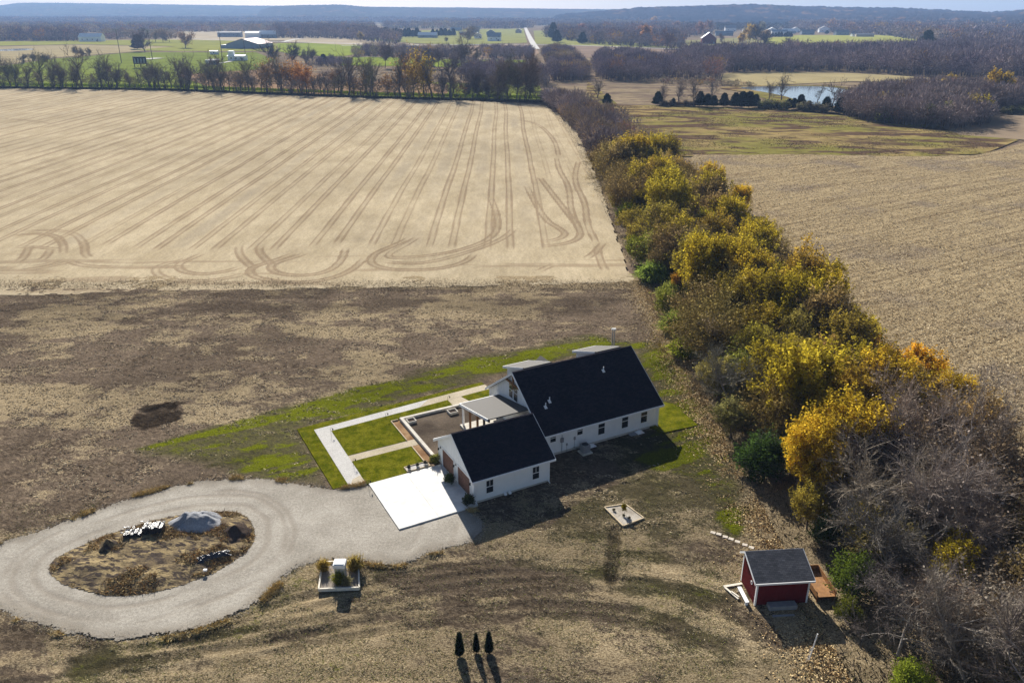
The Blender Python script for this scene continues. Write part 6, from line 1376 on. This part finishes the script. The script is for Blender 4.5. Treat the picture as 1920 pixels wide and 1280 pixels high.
# undergrowth of the tree row, field edge weeds
def scatter(name, lab, pts_fn, n, seed, size, cols, zoff=.0, lay=.5, cat='grass', asp=.25, zf=None):
    R = np.random.default_rng(seed); X, Y = pts_fn(R, n); n = len(X)
    L = size * R.uniform(.5, 1.5, n); az = R.uniform(0, 6.283, n); el = R.uniform(0, 1, n) * (1 - lay) * 1.4 + .05
    P0 = np.stack([X, Y, np.full(n, zoff)], 1); d = np.stack([np.cos(az) * np.cos(el), np.sin(az) * np.cos(el), np.sin(el)], 1)
    if zf is not None: P0[:, 2] = zf(X, Y) + zoff
    V, F = strip_geo(P0, P0 + d * L[:, None], L * asp, R); c = np.array(cols)[R.integers(0, len(cols), n)] * R.uniform(.7, 1.25, (n, 1))
    o = link(name, mk(name, V, [F], M['straw'], attrs={'col': np.repeat(c, 3, 0)})); tag(o, lab, cat, kind='stuff')
def row_pts(R, n):
    t = R.uniform(0, 1, n); P = np.array([[p.x, p.y] for p in ROW]); L = np.linspace(0, 1, 200); Q = np.array([tuple(along(ROW, v)[:2]) for v in L]); x = np.interp(t, L, Q[:, 0]); y = np.interp(t, L, Q[:, 1]); return x, y + R.uniform(-4.5, 3, n)
scatter('undergrowth', 'dark brown weeds along the foot of the tree row', row_pts, 26000, 31, 1.2, [(.10, .075, .06), (.13, .095, .07), (.08, .06, .055)], -.2, .3, 'undergrowth', .35)
def row_pts2(R, n): x, y = row_pts(R, n); return x, y + 22 + R.uniform(-2, 5, n)
scatter('undergrowth', 'yellow-green grass strip just behind the tree row', row_pts2, 26000, 32, 1.0, [(.34, .42, .015), (.28, .36, .015)], -.2, .2, 'undergrowth', .5)
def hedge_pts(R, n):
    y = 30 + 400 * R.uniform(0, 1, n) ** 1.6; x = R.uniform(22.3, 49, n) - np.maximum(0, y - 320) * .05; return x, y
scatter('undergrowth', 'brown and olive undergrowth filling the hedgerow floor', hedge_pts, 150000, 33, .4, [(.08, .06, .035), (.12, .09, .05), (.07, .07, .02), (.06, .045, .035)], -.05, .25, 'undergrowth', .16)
def hedge_edge(R, n):
    y = 34 + 100 * R.uniform(0, 1, n) ** 1.2; x = 24.2 - np.abs(R.normal(0, 2.2, n)); return x, y
scatter('leaf_litter', 'tan fallen leaves along the yard side of the hedgerow', hedge_edge, 42000, 34, .13, [(.60, .45, .23), (.48, .34, .17), (.70, .55, .32), (.30, .20, .10)], .03, .85, 'leaf litter', .9)
def yard_pts(R, n):
    x = R.uniform(-48, 23, n); y = 41 + 24 * R.uniform(0, 1, n) ** 1.1; x = x * (y / 62)
    bad = inpoly(x, y, GRAVEL) | inpoly(x, y, SODBOUND) | inpoly(x, y, ISLAND); m = yard_mask(x[None], y[None])[0]; ok = (~bad) & (R.uniform(0, 1, n) < m[:, 1] + .15) & (x < 24) & (fbm(x, y, 2.5, 3) > .42); return x[ok], y[ok]
scatter('dry_grass', 'short dry grass and straw across the foreground yard', yard_pts, 190000, 35, .15, [(.46, .38, .22), (.34, .27, .15), (.56, .48, .32), (.19, .18, .06), (.16, .19, .03)], -.01, .55, 'grass', .22, yard_z)
def ypts2(R, n):
    y = 60 + 74 * R.uniform(0, 1, n) ** .9; x = R.uniform(-1, 1, n) * (y * .72); m = yard_mask(x[None], y[None])[0]
    bad = inpoly(x, y, GRAVEL) | inpoly(x, y, SODBOUND) | inpoly(x, y, ISLAND) | (x > 23.5) | (np.hypot(x - BORROW.x, y - BORROW.y) < 3)
    ok = (~bad) & (fbm(x * .7, y * 1.4, 1.1, 47, 4) + .45 * (m[:, 1] - .42) - .3 * m[:, 2] > .515); return x[ok], y[ok]
scatter('dry_grass', 'pale straw streaks lying over the brown yard behind the house', ypts2, 260000, 42, .24, [(.50, .40, .26), (.40, .31, .19), (.60, .50, .34), (.30, .22, .14)], .0, .8, 'grass', .3, yard_z)
def edge_pts(R, n):
    L = np.array(GRAVEL); k = R.integers(0, len(L), n); x = L[k, 0] + R.normal(0, .3, n); y = L[k, 1] + R.normal(0, .3, n); ok = (fbm(x, y, 2.2, 41) > .55) & (y < 70) & ~inpoly(x, y, SODBOUND) & ~inpoly(x * 1.0, y + .25, GRAVEL); return x[ok], y[ok]
scatter('dry_grass', 'golden grass tufts along the edge of the gravel drive', edge_pts, 60000, 36, .38, [(.50, .36, .14), (.42, .30, .12), (.55, .45, .25)], .02, .3, 'grass', .12)
def stone_pts(R, n):
    L = np.array(GRAVEL); k = R.integers(0, len(L), n); x = L[k, 0] + R.normal(0, .3, n); y = L[k, 1] + R.normal(0, .3, n); ok = ~inpoly(x, y, SODBOUND); return x[ok], y[ok]
scatter('gravel', 'loose pale stones spilling over the edge of the drive', stone_pts, 11000, 43, .055, [(.36, .33, .28), (.30, .26, .22), (.42, .39, .34)], .01, .9, 'gravel', 1.0)
def isl_pts(R, n):
    x = R.uniform(-46, -20, n); y = R.uniform(50, 66, n); ok = inpoly(x, y, ISLAND) & (fbm(x, y, 1.8, 44) > .52); return x[ok], y[ok]
scatter('dry_grass', 'straw coloured weeds on the island in the drive', isl_pts, 60000, 37, .3, [(.48, .36, .17), (.34, .25, .12), (.14, .11, .07), (.40, .22, .08)], 0, .4, 'grass', .16, island_z)
def corn_pts(R, n):
    y = 40 + 240 * R.uniform(0, 1, n) ** 1.5; x = 42 + (R.uniform(0, 1, n)) * (y * .75 - 20); ok = inpoly(x, y, CORN) & (x > 46); return x[ok], y[ok]
scatter('corn_stubble', 'pale corn husks and stalks littering the harvested ground', corn_pts, 260000, 38, .36, [(.58, .47, .30), (.50, .39, .24), (.68, .57, .38), (.36, .27, .16)], .14, .75, 'stubble', .22)
def far_edge(R, n):
    x = R.uniform(-95, 21, n); y = 131.5 + R.normal(0, 1.6, n) ; return x, y
scatter('dry_grass', 'thin line of dry weeds between the yard and the stubble field', far_edge, 16000, 39, .35, [(.35, .27, .17), (.12, .09, .06), (.42, .33, .21)], .0, .3, 'grass', .12)
def mead_pts(R, n):
    x = R.uniform(50, 215, n); y = R.uniform(262, 420, n); ok = inpoly(x, y, MEAD) & (fbm(x, y, 14, 51, 5) + R.normal(0, .04, n) > .54); return x[ok], y[ok]
scatter('meadow_grass', 'tall brown grass patches on the rough meadow', mead_pts, 60000, 40, .5, [(.17, .12, .075), (.20, .155, .085), (.2, .18, .07)], -.18, .6, 'grass', .25)

# things that would share a label are told apart by how near they stand
dup = {}
for o in bpy.data.objects:
    if o.parent is None and o.get('label') and not o.get('kind'): dup.setdefault(o['label'], []).append(o)
ORD = ['nearest', 'second nearest', 'third nearest', 'fourth nearest', 'fifth nearest', 'sixth nearest', 'seventh nearest', 'eighth nearest', 'ninth nearest', 'tenth nearest']
for l, os_ in dup.items():
    if len(os_) < 2: continue
    os_.sort(key=lambda o: o.location.y)
    for k, o in enumerate(os_): o['label'] = (('nearer ', 'farther ')[k] if len(os_) == 2 else (ORD[k] if k < len(os_) - 1 else 'farthest') + ' ') + l
# ------------------------------------------------------------------ the hazy air
hz = MB().box(-9000, 9000, -120, 10500, -25, 170).build('haze', M['trim']); hz.data.materials.clear()
hm = bpy.data.materials.new('hazy_air'); hm.use_nodes = True; ht = hm.node_tree
for n_ in list(ht.nodes):
    if n_.type == 'BSDF_PRINCIPLED': ht.nodes.remove(n_)
pv = ht.nodes.new('ShaderNodeVolumePrincipled'); pv.inputs['Color'].default_value = (.38, .59, 1.0, 1); pv.inputs['Density'].default_value = 1.2e-4; pv.inputs['Anisotropy'].default_value = .1
ht.links.new(pv.outputs[0], ht.nodes['Material Output'].inputs['Volume'])
hz.data.materials.append(hm); tag(hz, 'thin blue haze in the air over the far country', 'haze', kind='stuff')
print('woodland trees', nW, 'hedge', nh, 'objects', len(bpy.data.objects))
